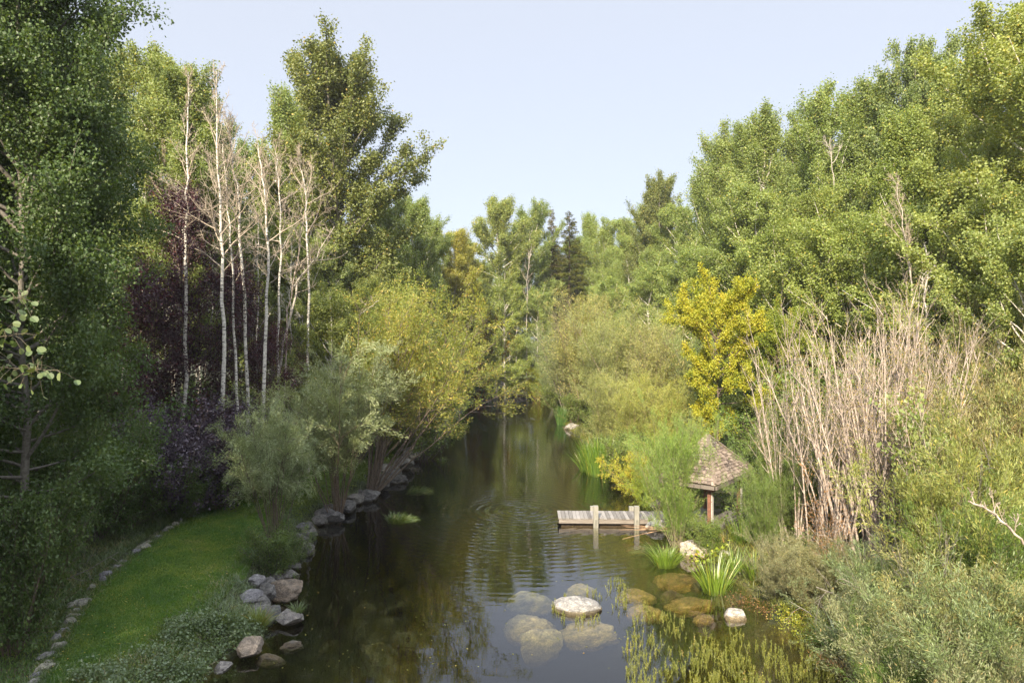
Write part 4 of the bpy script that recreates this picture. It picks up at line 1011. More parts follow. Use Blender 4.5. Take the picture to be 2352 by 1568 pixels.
def creeper(name, label, p0, p1, n_, size, mat, hgt, cat='creeper', color=(1, 1, 1), wid=.3):
    (xa, ya), (xb, yb) = p0, p1
    r_ = np.random.default_rng(int(xa * 99 + ya))
    t_ = r_.random(n_)
    cx, cy = (xa + xb) / 2, (ya + yb) / 2
    x = xa + (xb - xa) * t_ + r_.normal(size=n_) * wid; y = ya + (yb - ya) * t_ + r_.normal(size=n_) * wid
    z = np.maximum(height(x, y), 0) + np.abs(r_.normal(size=n_)) * hgt
    sz = size * r_.uniform(.6, 1.3, n_)
    b = Bag(); b.leaves(np.stack([x - cx, y - cy, z], 1), randdir(r_, n_), unit(randdir(r_, n_) + np.array([0, 0, 1.3])), sz, sz * .7, np.clip(r_.normal(.5, .27, n_), 0, 1))
    return tag(obj(name, b.mesh(name, mat), None, (cx, cy, 0), color=color), label, cat)
def W_(px, py, z=0.0):
    Y = gy(py, z); return (gx(px, Y), Y)
creeper('creeper', 'yellow-green broad-leaved creeper spilling over the cream boulder', W_(1585, 1250, .3), W_(1640, 1262, .3), 420, .12, M['barberry'], .14, color=(.62, .78, 1))
creeper('creeper', 'yellow ferny creeper trailing along the foot of the right bank', W_(1800, 1415, .1), W_(1895, 1470, .1), 2000, .042, M['barberry'], .13, wid=.2, color=(.7, .78, 1))
creeper('creeper', 'rusty red stems of creeper at the water line below the olive bushes', W_(1690, 1365, .1), W_(1790, 1408, .1), 420, .04, M['rust'], .08, wid=.2, color=(.65, .65, .65))
creeper('creeper', 'small orange creeper at the bottom edge by the spiky plants', W_(1890, 1500, .1), W_(2010, 1566, .1), 900, .05, M['rust'], .08, wid=.15)

# dead twigs lying off the shore end of the dock
r_ = np.random.default_rng(9)
st = np.array([[0, 0, .32]] * 9) + r_.normal(size=(9, 3)) * .03
d = np.stack([-np.ones(9), r_.normal(size=9) * .16, r_.normal(size=9) * .06 + .03], 1)
b = Bag(); P_ = grow(r_, st, d, r_.uniform(1.1, 2.3, 9), 7, .05, -.012); b.tubes(P_, .014, .004, 4)
q_x, q_y = W_(1556, 1222, .2)
tag(obj('dead_branch', b.mesh('dead branch', M['twig'], True), None, (q_x, q_y, 0), color=(1.1, .85, .6)), 'tan dead branch reaching over the water by the dock', 'branch')

#== WOODY PLANTS ==
def brk(v): return (v, v, v)
# --- left of the pond, near to far
nearleft = [
 ('near', 55, 14.2, -240, 'big aspen with leaves coloured dark for shade filling the left edge, pale trunk behind its leaves', .92, (1, 1, 1)),
 ('near1', 70, 17.5, -30, 'shade-coloured aspen rising behind the big left-edge aspen, open twiggy top against the sky', .86, (1, 1, .95)),
 ('near1', -120, 18.0, 20, 'aspen cut off by the left edge of the picture', 1.1, (1, 1, 1)),
]
for pr, px, Y, top, lab, wd, c in nearleft:
    plant(pr, px, Y, top, 'aspen_tree', lab, wide=wd, color=c, bark=brk(.75))
leftwood = [
 ('aspen0', 320, 31, 105, 'sunlit aspen whose top steps down right of the left-edge aspens', .95, (1.0, 1, 1)),
 ('aspen2', 395, 29, 128, 'sunlit aspen with two blunt tops left of the dead birches', 1.0, (1.0, 1.02, 1)),
 ('aspen1', 240, 32, 130, 'grey-green aspen between the left-edge aspens and the sunlit pair', 1.0, (.9, .95, .95)),
 ('aspen3', 455, 35, 205, 'green aspen just behind the tallest dead birch', .95, (.9, .95, .95)),
 ('aspen1', 505, 42, 290, 'dim aspen filling the gap behind the dead birches', .95, (.85, .9, .9)),
 ('aspen0', 565, 50, 330, 'dark aspen seen through the gap between birches and cottonwood', 1.0, (.75, .85, .85)),
 ('poplar0', 640, 49, 205, 'light green poplar leaning against the left side of the tall cottonwood', 1.15, (1.05, 1.1, 1.05)),
 ('round1', 585, 37, 520, 'young aspen low behind the dead birches', 1.0, (.95, 1, 1)),
 ('round0', 690, 36, 520, 'bushy young aspen below the left side of the tall cottonwood', 1.0, (1, 1, 1)),
 ('round0', 845, 38, 640, 'rounded young aspen under the tall cottonwood crown', 1.05, (1.02, 1, .95)),
 ('aspen3', 880, 52, 440, 'aspen in the lower right skirt of the tall cottonwood', 1.25, (.9, .95, .9)),
 ('aspen1', 945, 58, 450, 'aspen with a pointed top right of the tall cottonwood', 1.15, (.95, 1, .95)),
 ('poplar1', 985, 66, 480, 'slim poplar stepping down towards the golden tree', 1.0, (.95, 1.02, .95)),
 ('aspen2', 905, 46, 560, 'dark aspen below the right skirt of the cottonwood', 1.3, (.8, .88, .85)),
 ('round1', 760, 33, 660, 'pale green sapling behind the silver willow dome', 1.1, (1.05, 1.02, .9)),
]
for pr, px, Y, top, lab, wd, c in leftwood:
    plant(pr, px, Y, top, 'aspen_tree' if pr[0] != 'p' else 'poplar_tree', lab, wide=wd, color=c)
plant('cotton', 775, 42, 105, 'cottonwood_tree', 'tallest cottonwood with a flame-shaped crown against the sky', wide=1.12, color=(1.15, 1.15, 1), rz=.4)

# purple trees
plant('purple0', 425, 27.6, 425, 'purple_tree', 'tallest purple-leaved tree with a thin pointed top before the birches', wide=1.05)
plant('purple1', 330, 26.5, 590, 'purple_tree', 'broad purple-leaved tree left of the birch trunks', wide=1.3)
plant('purple1', 262, 25.8, 680, 'purple_tree', 'purple-leaved tree farthest left, half behind the left-edge aspen', wide=1.2)
plant('purple1', 540, 28.2, 570, 'purple_tree', 'purple-leaved tree woven between the birch trunks', wide=.85)
plant('purple1', 622, 28.5, 730, 'purple_tree', 'small reddish purple tree right of the birch trunks', wide=.75, color=(1.3, 1, 1))
plant('mauve', 400, 24.5, 905, 'dusky_bush', 'dusky purple bush in the shade before the birches', 'bush', 1.25)
plant('mauve', 320, 25.5, 930, 'dusky_bush', 'dusky bush left of its larger purple neighbour', 'bush', 1.1)
plant('mauve', 480, 25.5, 960, 'dusky_bush', 'dusky bush at the foot of the birch trunks', 'bush', 1.1)

# the dead birches
def birch(label, tip, mid, foot, Y, r0, seed, nb, R, name='birch_tree', mat='white_bark', base=.42, elev=(25, 70)):
    xf = gx(foot, Y); zf_ = hz(xf, Y)
    ptsb = [(0, 0, -.1)]
    for (px, py) in mid: ptsb.append((gx(px, Y) - xf, 0, gz(py, Y) - zf_))
    ptsb.append((gx(tip[0], Y) - xf, 0, gz(tip[1], Y) - zf_))
    pt_ = dead_tree('birch trunk', seed, ptsb, r0 * .62, nb, R * .8, M[mat], base, elev)
    return thing(name, label, 'tree', pt_, (xf, Y, zf_))
birch('leftmost dead birch, single tall trunk with a bare spreading top', (432, 165), [(425, 760), (428, 500), (432, 350)], 424, 26.8, .15, 201, 24, 1.9)
birch('dead birch with the most twiggy head, reaching highest against the sky', (497, 165), [(513, 780), (509, 560), (500, 400)], 514, 26.5, .165, 202, 32, 2.6)
birch('dead birch leaning to the left, forked branches in the middle of the group', (520, 270), [(560, 640), (549, 500), (536, 370)], 572, 27.4, .13, 203, 24, 2.2)
birch('thin dead birch between the two thickest trunks', (512, 330), [(543, 800), (532, 600), (520, 460)], 545, 27.2, .11, 204, 18, 1.8)
birch('thick dead birch with a crooked fork at its head', (592, 330), [(606, 820), (618, 600), (610, 440)], 600, 27.0, .15, 205, 24, 2.5)
birch('straight slim dead birch right of the crooked forked one', (632, 345), [(640, 760), (644, 560), (642, 440)], 640, 29.0, .11, 206, 22, 2.2)
birch('double-stemmed dead birch nearest the tall cottonwood', (686, 360), [(708, 760), (706, 560), (700, 440)], 708, 32.0, .13, 207, 22, 2.4)
birch('slender grey dead birch left of the group', (372, 330), [(398, 760), (396, 560), (385, 430)], 398, 30.0, .08, 208, 18, 2.0, mat='twig')
birch('slim leaning birch at the right end of the group', (716, 380), [(660, 720), (690, 560)], 650, 30.5, .07, 209, 12, 1.6, mat='twig')

for px_, top_, Y_, r_, sd_, lb_ in ((378, 560, 31.5, .085, 241, 'thin pale trunk among the purple leaves, left of the birches'), (458, 520, 33.0, .08, 242, 'thin pale trunk between the leftmost and the most twiggy birch'),
  (484, 480, 30.5, .075, 243, 'thin leaning trunk close behind the most twiggy birch'), (588, 500, 32.5, .08, 244, 'thin pale trunk just left of the crooked forked birch'), (664, 560, 33.5, .075, 245, 'thin pale trunk right of the straight slim birch'),
  (345, 620, 33.0, .08, 246, 'thin trunk at the left side of the purple trees'), (300, 640, 32.0, .08, 247, 'thin trunk farthest left behind the purple leaves')):
    birch(lb_, (px_ + 6, top_), [(px_ + 3, 760)], px_, Y_, r_, sd_, 10, 1.3, base=.5)
# long pale limbs leaning out of the thicket
def limb(label, pts_, Y, r0, seed, nb=8, R=.9, mat='deadwood', name='dead_limb'):
    px0, py0, dy0 = pts_[0]
    x0, y0, z0 = gx(px0, Y + dy0), Y + dy0, gz(py0, Y + dy0)
    zf_ = hz(x0, y0)
    pl = [(0, 0, 0)] + [(gx(a, Y + c) - x0, Y + c - y0, gz(b_, Y + c) - z0) for a, b_, c in pts_[1:]]
    pt_ = dead_tree('dead limb', seed, pl, r0, nb, R, M[mat], .25, (10, 50), 5)
    return thing(name, label, 'branch', [('limb', pt_[0][1]), ('twigs', pt_[1][1])], (x0, y0, z0))
limb('pale dead limb slanting up to the right before the cottonwood trunk', [(690, 1000, .0), (770, 770, 0), (830, 720, 0), (870, 690, .0)], 34.0, .07, 301)
limb('thin bare limb crossing in front of the birches at mid height', [(640, 860, 0), (680, 650, 0), (720, 600, 0), (768, 520, 0)], 30.5, .06, 302, 10, 1.2)
limb('long dead branch slanting up out of the left wood', [(90, 760, 0), (160, 440, 0), (215, 395, 0), (250, 375, 0)], 22.0, .05, 303, 10, 1.2, 'twig')

# bushes under the left-edge trees
for px, Y, top, wd, lab, c in [
  (20, 16.8, 930, .8, 'dark leafy bush at the left edge under the big aspen', (1, 1, 1)),
  (90, 18.6, 1000, .8, 'dark leafy bush beside the dead brush', (.95, 1, 1)),
  (215, 21.0, 940, .8, 'dark leafy bush in front of the dusky purple one', (1, 1.05, 1)),
  (130, 22.0, 860, .9, 'tall dark bush behind the dead brush', (.9, 1, 1)),
  (300, 22.5, 1010, .9, 'low green bush left of the dusky purple bushes', (1.1, 1.1, 1)),
  (25, 13.4, 1090, .7, 'low dark bush before the big left-edge trunk', (1.05, 1.05, 1)),
  (-60, 14.8, 1060, .7, 'low dark bush cut off by the left edge', (1, 1, 1)),
  (500, 25.0, 1060, .8, 'low green bush at the end of the stone edging', (1.1, 1.1, .9)),
  (430, 23.8, 1075, .8, 'knee-high green bush above the long lawn stone', (1.1, 1.15, .9)),
  (560, 26.5, 990, .9, 'green bush at the foot of the rightmost birches', (1.1, 1.1, .9))]:
    plant('dark_bush', px, Y, top, 'leafy_bush', lab, 'bush', wd, c)
plant('brush', 10, 16.2, 1060, 'dead_brush', 'tangle of bare dead branches under the left-edge aspen', 'dead brush', .42, (1, 1, 1))
plant('brush', 75, 19.0, 1005, 'dead_brush', 'bare arching twigs reaching right above the rough grass', 'dead brush', .42, (1, 1, 1))

# silver willows and the leaning willow
plant('silver1', 632, 20.9, 930, 'silver_willow', 'front silver willow with drooping leaves beside the lawn', 'willow', .70, (1.1, 1.15, 1.05))
plant('silver0', 775, 25.8, 785, 'silver_willow', 'dome-shaped silver willow at the middle of the left bank', 'willow', .95, (1.25, 1.25, 1.1))
plant('bush0', 640, 19.3, 1205, 'leafy_bush', 'low green bush round the foot of the front silver willow', 'bush', 1.0, (.8, .85, .9))
plant('bush0', 672, 20.2, 1225, 'leafy_bush', 'leafy green bush hanging over the water under the front silver willow', 'bush', .9, (.8, .85, 1.0))
plant('leaner', 850, 30.0, 655, 'leaning_willow', 'yellowing willow leaning out over the water on many dark stems', 'willow', 1.05, (1.1, 1.15, 1.1), rz=0.0)
plant('leaner', 870, 36.0, 640, 'leaning_willow', 'tall yellow-green willow behind the one leaning over the water', 'willow', .9, (1.0, 1.15, 1.0), rz=-.3)
plant('leaner', 815, 34.0, 705, 'leaning_willow', 'green willow in the thicket left of the two leaning ones', 'willow', 1.0, (.85, 1.05, .9), rz=.9)
plant('bush0', 968, 39.0, 905, 'leafy_bush', 'green bush on the left bank under the leaning willow', 'bush', 1.2, (.9, .95, 1))
plant('willow0', 1010, 52.0, 760, 'willow_shrub', 'green willow on the left bank where it narrows', 'willow', 1.0, (.95, 1, .8))
plant('willow0', 1040, 64.0, 790, 'willow_shrub', 'farther green willow on the narrowing left bank', 'willow', 1.0, (.85, .95, .8))
plant('bush0', 1055, 74.0, 850, 'leafy_bush', 'dark bush at the far left corner of the pond', 'bush', 1.3, (.7, .8, .8))

# --- head of the pond
far = [
 ('aspen2', 1030, 70, 525, 'golden tree turning orange at the far end of the left wood', 1.25, (1.4, 1.12, .7), 'aspen_tree'),
 ('aspen0', 1065, 76, 560, 'smaller golden tree beside the orange one', 1.1, (1.3, 1.08, .7), 'aspen_tree'),
 ('aspen1', 1140, 82, 452, 'pale aspen with a long white trunk at the head of the pond', 1.35, (1.15, 1.1, .95), 'aspen_tree'),
 ('aspen3', 1212, 88, 470, 'round-topped aspen right of the one with the long white trunk', 1.15, (1, 1.05, .95), 'aspen_tree'),
 ('poplar1', 1180, 92, 520, 'aspen filling between the two tall ones at the head of the pond', 1.1, (1, 1.05, .95), 'aspen_tree'),
 ('poplar0', 1345, 92, 492, 'thin pale poplar right of the spruces', 1.0, (1.15, 1.2, 1.05), 'poplar_tree'),
 ('poplar1', 1390, 88, 505, 'pale poplar second right of the spruces', 1.1, (1.12, 1.15, 1.0), 'poplar_tree'),
 ('aspen2', 1440, 84, 500, 'pale aspen third right of the spruces', 1.25, (1.15, 1.18, 1.0), 'aspen_tree'),
 ('poplar0', 1480, 80, 470, 'poplar in front of the distant cottonwood', 1.2, (1.05, 1.1, .95), 'poplar_tree'),
 ('aspen0', 1560, 72, 470, 'aspen in the dip between the distant cottonwood and the right-hand wood', 1.3, (1.05, 1.1, .95), 'aspen_tree'),
 ('round0', 1160, 78, 640, 'bright low aspen before the white trunks at the head of the pond', 1.0, (1.15, 1.15, .9), 'aspen_tree'),
 ('round1', 1235, 82, 660, 'spreading young aspen left of the spruces', 1.1, (1.05, 1.1, .9), 'aspen_tree'),
 ('round0', 1400, 70, 640, 'bushy aspen above the tan willows', 1.1, (1.05, 1.12, .9), 'aspen_tree'),
 ('round1', 1490, 62, 600, 'bushy aspen left of the yellow tree', 1.1, (1.05, 1.1, .9), 'aspen_tree'),
 ('aspen3', 1262, 99, 560, 'aspen filling in behind the narrow spruce', 1.3, (.95, 1.05, .9), 'aspen_tree'),
 ('aspen1', 1322, 101, 545, 'aspen filling in behind the broad spruce', 1.3, (.95, 1.05, .9), 'aspen_tree'),
 ('round0', 1288, 96, 640, 'young aspen under the two spruces', 1.4, (.9, 1.0, .85), 'aspen_tree'),
]
for pr, px, Y, top, lab, wd, c, nm_ in far:
    plant(pr, px, Y, top, nm_, lab, wide=wd, color=c)
plant('cotton', 1512, 76, 408, 'cottonwood_tree', 'distant cottonwood with an open top above the right-hand poplars', wide=.85, color=(1.15, 1.15, 1), rz=2.2)
plant('spruce', 1268, 93, 490, 'spruce_tree', 'narrow brownish spruce left of its broader neighbour', wide=1.0, color=(1.3, 1.1, .8))
plant('spruce', 1308, 90, 494, 'spruce_tree', 'broad dark spruce at the head of the pond', wide=1.6, color=(1.1, 1.15, .75))
birch('small bleached dead tree in front of the spruces', (1222, 560), [(1210, 760), (1211, 640)], 1210, 80.0, .09, 210, 12, 1.8, mat='deadwood', name='dead_tree', base=.5, elev=(40, 75))
for kx, (px, w_, top) in enumerate([(1160, .11, 600), (1171, .12, 620), (1186, .10, 640)]):
    birch(('bare pale trunk just right of the long white aspen trunk', 'reddish slender trunk among the far aspens', 'short slender trunk among the far aspens')[kx], (px, top), [(px, 760)], px, 80.5, w_ + .04, 220 + kx, 4, .5, base=.75)
plant('willow0', 1110, 84, 800, 'willow_shrub', 'dark green willow left of the drain', 'willow', 1.0, (.6, .8, .7))
plant('willow0', 1185, 89.5, 800, 'willow_shrub', 'dark green willow above the drain', 'willow', 1.1, (.6, .8, .7))
plant('bush0', 1090, 82, 720, 'rust_bush', 'rust-orange bush at the far left of the pond head', 'bush', .9, (2.0, 1.0, .6))
plant('bush0', 1238, 80, 830, 'yellow_bush', 'yellow-green bush at the far right corner of the pond', 'bush', 1.1, (2.0, 1.6, .6))

# --- right-hand wood, front trees
right = [
 ('poplar0', 1610, 66, 405, 'poplar at the left shoulder of the right-hand wood', 1.25, (1.05, 1.1, 1)),
 ('poplar1', 1655, 60, 290, 'tall poplar where the right-hand wood jumps up', 1.2, (1.05, 1.08, 1)),
 ('poplar0', 1715, 56, 285, 'tall poplar second along the right-hand skyline', 1.25, (1, 1.05, .95)),
 ('poplar0', 1775, 50, 248, 'aspen third along the right-hand skyline', 1.2, (1.05, 1.08, 1)),
 ('poplar1', 1830, 52, 268, 'poplar in the notch of the right-hand skyline', 1.2, (1, 1.05, 1)),
 ('poplar1', 1885, 44, 198, 'broad aspen with a pointed top, midway along the right-hand skyline', 1.25, (1.02, 1.08, 1)),
 ('poplar0', 1940, 45, 215, 'slim poplar right of the broad pointed aspen', 1.2, (1, 1.05, .95)),
 ('poplar0', 1998, 40, 180, 'blunt-topped aspen left of the double-topped poplar', 1.2, (1.05, 1.08, 1)),
 ('cotton', 2108, 37, 92, 'double-topped cottonwood standing out above the right-hand wood', .72, (1.1, 1.25, 1.2)),
 ('poplar1', 2195, 33, 150, 'aspen in the dip right of the double-topped tree', 1.1, (1.05, 1.08, 1)),
 ('poplar0', 2262, 30, 105, 'aspen rising towards the right edge', 1.1, (1.1, 1.1, 1)),
 ('poplar1', 2325, 25, 25, 'tall sunlit aspen at the right edge of the picture', 1.15, (1.2, 1.15, 1.05)),
 ('aspen3', 2420, 22, -40, 'sunlit aspen cut off by the right edge of the picture', 1.2, (1.2, 1.15, 1.05)),
 ('round0', 1745, 46, 420, 'lower aspen in front of the first tall poplars', 1.2, (1.05, 1.08, .95)),
 ('aspen1', 1880, 36, 430, 'lower aspen behind the yellow tree', 1.15, (1.12, 1.12, .9)),
 ('round0', 1800, 36, 500, 'bushy aspen right of the yellow tree top', 1.15, (1.1, 1.12, .9)),
 ('round1', 1960, 32, 470, 'bright bushy aspen left of the bare forked aspen', 1.15, (1.15, 1.15, .9)),
 ('poplar0', 2060, 33, 260, 'full green aspen below the double-topped tree', 1.25, (1.08, 1.12, .95)),
 ('round1', 2130, 27, 440, 'bushy aspen behind the bare forked aspen', 1.15, (1.05, 1.08, .9)),
 ('round0', 2215, 26, 330, 'broad aspen right of the bare forked aspen', 1.05, (1.1, 1.1, .95)),
 ('round1', 2290, 22, 400, 'leafy aspen low at the right edge', 1.1, (1.15, 1.12, 1)),
 ('round0', 2352, 19, 480, 'lowest leafy aspen at the right edge above the twiggy willows', 1.0, (1.05, 1.05, .95)),
 ('round1', 1590, 54, 560, 'bushy aspen just left of the yellow tree top', 1.15, (1.05, 1.1, .9)),
 ('round0', 1680, 50, 540, 'bushy aspen just behind the yellow tree top', 1.15, (1.0, 1.08, .9)),
]
for pr, px, Y, top, lab, wd, c in right:
    nm_ = 'cottonwood_tree' if pr[0] == 'c' else 'poplar_tree' if 'poplar' in lab else 'aspen_tree'
    plant(pr, px, Y, top, nm_, lab, wide=wd, color=c)
birch('bare forked white aspen rising behind the leafless willows', (2062, 420), [(2130, 820), (2100, 700), (2080, 560)], 2134, 25.0, .075, 230, 20, 2.2, mat='deadwood', name='dead_tree', base=.25, elev=(45, 70))
birch('pale aspen pole right of the bare forked one', (2124, 560), [(2142, 900), (2128, 700)], 2146, 24.0, .075, 231, 10, 1.0, name='dead_tree', base=.5)
birch('dead white limb showing in the middle of the right-hand wood', (1905, 325), [(1916, 420)], 1940, 38.0, .06, 232, 7, 1.3, mat='deadwood', name='dead_tree', base=.72, elev=(40, 70))

# yellow tree
plant('yellow', 1652, 29.0, 622, 'yellow_tree', 'bright yellow tree glowing among the right bank willows', wide=.86, rz=1.0, tilt=(0, -.05))
plant('yellow', 1790, 31.0, 690, 'yellow_tree', 'thin yellow-green tree behind the leafless willows', wide=.75, color=(.62, .75, 1), rz=2.0)

# right bank willows
rw = [
 ('willow0', 1272, 72, 745, 'grey-green willow leaning over the far right shore', 1.0, (.75, .85, .9)),
 ('willow2', 1302, 62, 700, 'grey twiggy willow on the far right shore', 1.0, (.85, .85, .9)),
 ('willow1', 1345, 54, 668, 'tan-topped willow highest of the far right bank', 1.15, (1.12, 1.0, .9)),
 ('willow0', 1395, 49, 720, 'feathery willow right of the tan-topped one', 1.1, (1.0, 1.0, 1.0)),
 ('willow0', 1450, 44, 700, 'broad feathery willow at the middle of the right bank', 1.2, (1.05, 1.0, .95)),
 ('willow1', 1508, 38, 730, 'grey-tan willow left of the yellow tree', 1.1, (1.1, 1.0, 1.0)),
 ('willow0', 1395, 40, 850, 'willow hanging over the iris bed', 1.0, (1.05, 1.02, .95)),
 ('willow0', 1455, 36, 860, 'low yellowish willow behind the barberry', 1.0, (1.15, 1.1, .8)),
 ('willow0', 1530, 31.5, 850, 'yellow-tinged willow left of the yellow tree foot', .95, (1.2, 1.12, .75)),
 ('willow1', 1600, 27.5, 950, 'willow under the yellow tree', .8, (.9, .95, .9)),
 ('green_willow', 1530, 27.5, 985, 'light green willow at the shore end of the dock', 1.0, (1.5, 1.35, 1.5)),
 ('green_willow', 1556, 22.6, 925, 'light willow screening the left side of the shelter', .55, (1.4, 1.35, 1.3)),
 ('green_willow', 1880, 21.4, 960, 'dense green willow right of the shelter', 1.1, (1.0, 1.0, 1.05)),
 ('green_willow', 1755, 20.5, 1055, 'green willow hiding the foot of the shelter post', .68, (1.15, 1.1, 1.2)),
 ('willow1', 1760, 29.0, 930, 'willow behind the shelter roof', .8, (.8, .9, .85)),
 ('near_willow1', 1790, 17.6, 1215, 'olive-grey bush behind the bright iris clump', 1.0, (.95, .93, .95)),
 ('near_willow2', 1870, 16.4, 1225, 'brownish olive bush in the middle of the right foreground', 1.05, (1.0, .96, .88)),
 ('near_willow1', 1965, 15.4, 1250, 'olive-grey bush below the leafless stems', 1.05, (.95, .95, .9)),
 ('near_willow0', 2060, 14.4, 1255, 'silvery green bush under the right end of the leafless stems', 1.0, (.8, .95, 1.15)),
 ('near_willow0', 2205, 14.0, 1000, 'yellow-green willow right of the leafless stems', .85, (1.15, 1.12, .85)),
 ('near_willow0', 2250, 14.8, 880, 'tall yellow-green willow near the right edge', .75, (1.0, .98, .8)),
 ('near_willow2', 2345, 15.5, 830, 'tan-leaved tall willow at the right edge', .75, (1.1, .95, .75)),
 ('green_willow', 2300, 12.4, 1090, 'fresh green bush at the right edge above the bottom corner', .8, (1.0, 1.0, .95)),
 ('near_willow1', 2010, 13.2, 1360, 'low olive bush above the arching reed tuft', 1.0, (.8, .95, .85)),
 ('near_willow2', 2100, 12.0, 1330, 'grey-green bush at the bottom right of the bank', 1.0, (.95, 1, .95)),
 ('near_willow1', 2215, 11.2, 1270, 'pale yellowish bush left of the bottom right corner', 1.0, (1.15, 1.12, .85)),
 ('near_willow2', 2330, 10.4, 1290, 'green bush in the bottom right corner', 1.0, (.72, .9, .7)),
 ('green_willow', 2110, 10.9, 1430, 'low fresh green bush on the bottom edge', .8, (.95, 1.0, 1.0)),
 ('near_willow1', 2240, 9.6, 1440, 'lowest olive bush on the bottom edge', .95, (.9, .95, .9)),
 ('willow2', 2330, 18.0, 720, 'bare-topped twiggy willow at the right edge', .8, (1.0, .9, .8)),
 ('willow2', 2235, 19.5, 735, 'bare-topped willow behind the leafless stems', .8, (1.0, .9, .8)),
 ('willow1', 1640, 34, 760, 'willow showing behind the yellow tree', .9, (.85, .95, .85)),
]
for pr, px, Y, top, lab, wd, c in rw:
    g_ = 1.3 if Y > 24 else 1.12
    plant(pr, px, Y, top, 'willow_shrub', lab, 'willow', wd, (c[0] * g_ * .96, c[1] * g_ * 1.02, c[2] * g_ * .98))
plant('bush0', 1630, 21.3, 1185, 'leafy_bush', 'low green bush under the white shelter post', 'bush', .9, (1.1, 1.1, .9))
plant('green_willow', 1800, 21.2, 1040, 'willow_shrub', 'green willow against the right corner of the shelter', 'willow', .75, (1.15, 1.1, 1.1))
for px_, Y_, top_, lb_ in ((2120, 15.6, 880, 'leafy aspen sapling with round pale leaves right of the thickest bare stems'), (2190, 13.4, 1120, 'leafy aspen sapling with round pale leaves low among the right bushes')):
    plant('sapling', px_, Y_, top_, 'aspen_sapling', lb_, 'sapling', .8)
for px_, Y_, top_, lb_ in ((2300, 13.6, 960, 'bare twigs standing up out of the bushes at the right edge'), (2150, 12.6, 1180, 'bare twigs standing up out of the bushes left of the right edge')):
    plant('brush', px_, Y_, top_, 'dead_brush', lb_, 'dead brush', .45)
# leafless willow stands
for pr, px, Y, top, lab, wd, tl in [
  ('bare0', 2065, 17.2, 640, 'leafless willow with the thickest pale stems', 1.0, -.02),
  ('bare1', 1985, 17.8, 660, 'leafless willow left of the thickest stems', 1.0, -.10),
  ('bare0', 1905, 18.4, 690, 'leafless willow fanning to the left', 1.0, -.20),
  ('bare1', 2030, 19.6, 640, 'leafless willow hidden behind the thick pale stems', 1.1, -.05),
  ('bare0', 1825, 20.8, 720, 'thin leafless willow behind the shelter roof', .9, -.10),
  ('bare1', 2120, 18.6, 690, 'leafless willow at the right end of the bare stand', .8, .03)]:
    plant(pr, px, Y, top, 'leafless_willow', lab, 'willow', wd, tilt=(0, tl))
plant('rusty', 1935, 16.8, 1045, 'withered_willow', 'withered willow shoot with rust-orange leaves above the shelter', 'willow', .7, rz=.0)
plant('rusty', 1945, 16.2, 1130, 'withered_willow', 'lower withered shoot with rust-orange leaves', 'willow', .7, rz=.2)
plant('barberry', 1472, 29.5, 1030, 'barberry', 'yellow-orange barberry arching over the water beside the iris bed', 'bush', .72)
plant('barberry', 1490, 28.5, 1075, 'barberry', 'greener barberry hanging behind the dock', 'bush', .7, (.7, .9, 1))
for px_, Y_, top_, lb_ in ((1282, 64.0, 880, 'green bush at the foot of the farthest right bank willows'), (1322, 53.0, 900, 'green bush at the foot of the tan-topped willow'), (1372, 46.5, 930, 'green bush at the waterline left of the iris bed'), (1445, 33.5, 985, 'green bush behind the barberry and iris')):
    plant('bush0', px_, Y_, top_, 'leafy_bush', lb_, 'bush', 1.1, (1.1, 1.05, .95))
plant('bush0', 1430, 34.0, 1010, 'leafy_bush', 'small green bush between iris bed and barberry', 'bush', .8, (1.1, 1.1, .8))
limb('bleached dead branch arching in from the right edge', [(2420, 1330, 0), (2352, 1250, 0), (2300, 1190, 0), (2225, 1150, 0)], 10.5, .02, 310, 6, .6, 'twig')

# a leafy aspen standing close by on the left, one branch reaching into the picture
rngn = np.random.default_rng(401)
tr = np.array([[[0, 0, z] for z in np.linspace(0, 8.6, 9)]], float); tr[0, :, :2] += np.cumsum(rngn.normal(size=(9, 2)) * .05, axis=0)
w = Bag(); w.tubes(tr, .09, .015, 7)
ox, oy = -4.5, 3.2
oz = hz(ox, oy)
nb = 34
t = (np.arange(nb) + .5) / nb
st, _ = along(tr, np.zeros(nb, int), .35 + .63 * t)
az = rngn.uniform(PI * .75, PI * 1.55, nb)
d = np.stack([np.cos(az), np.sin(az), np.full(nb, .35)], 1)
P1 = grow(rngn, st, d, 1.5 * (1.1 - .6 * t), 7, .08, .05)
reach = np.array([[-2.10, 3.0, 6.62], [-2.22, 3.02, 6.95], [-2.28, 3.05, 6.72]])
ends = np.stack([[-2.02, 3.05, 6.62], [-2.16, 2.98, 6.78], [-2.2, 3.08, 6.95]])
P2 = []
for e_ in ends:
    s_ = np.array([ox, oy, 6.1 + rngn.uniform(-.2, .2)]); u_ = np.linspace(0, 1, 7)[:, None]
    P2.append(s_ + (e_ - s_) * u_ + np.array([0, 0, .16]) * np.sin(u_ * PI) + np.concatenate([np.zeros((1, 3)), rngn.normal(size=(5, 3)) * .025, np.zeros((1, 3))]) - np.array([ox, oy, oz]))
P2 = np.array(P2)
w.tubes(P1, .02, .005, 4); w.tubes(P2, .012, .0012, 5, .6)
who = np.repeat(np.arange(nb), 8)
s2, tn = along(P1, who, rngn.uniform(.2, 1, len(who)))
Q1 = grow(rngn, s2, unit(tn + randdir(rngn, len(who)) * .8), np.full(len(who), .45), 5, .1, .03)
w.tubes(Q1, .006, .002, 3)
wl = np.repeat(np.arange(len(who)), 22); p1, tn1 = along(Q1, wl, rngn.random(len(wl)))
p1 = p1 + rngn.normal(size=p1.shape) * .07
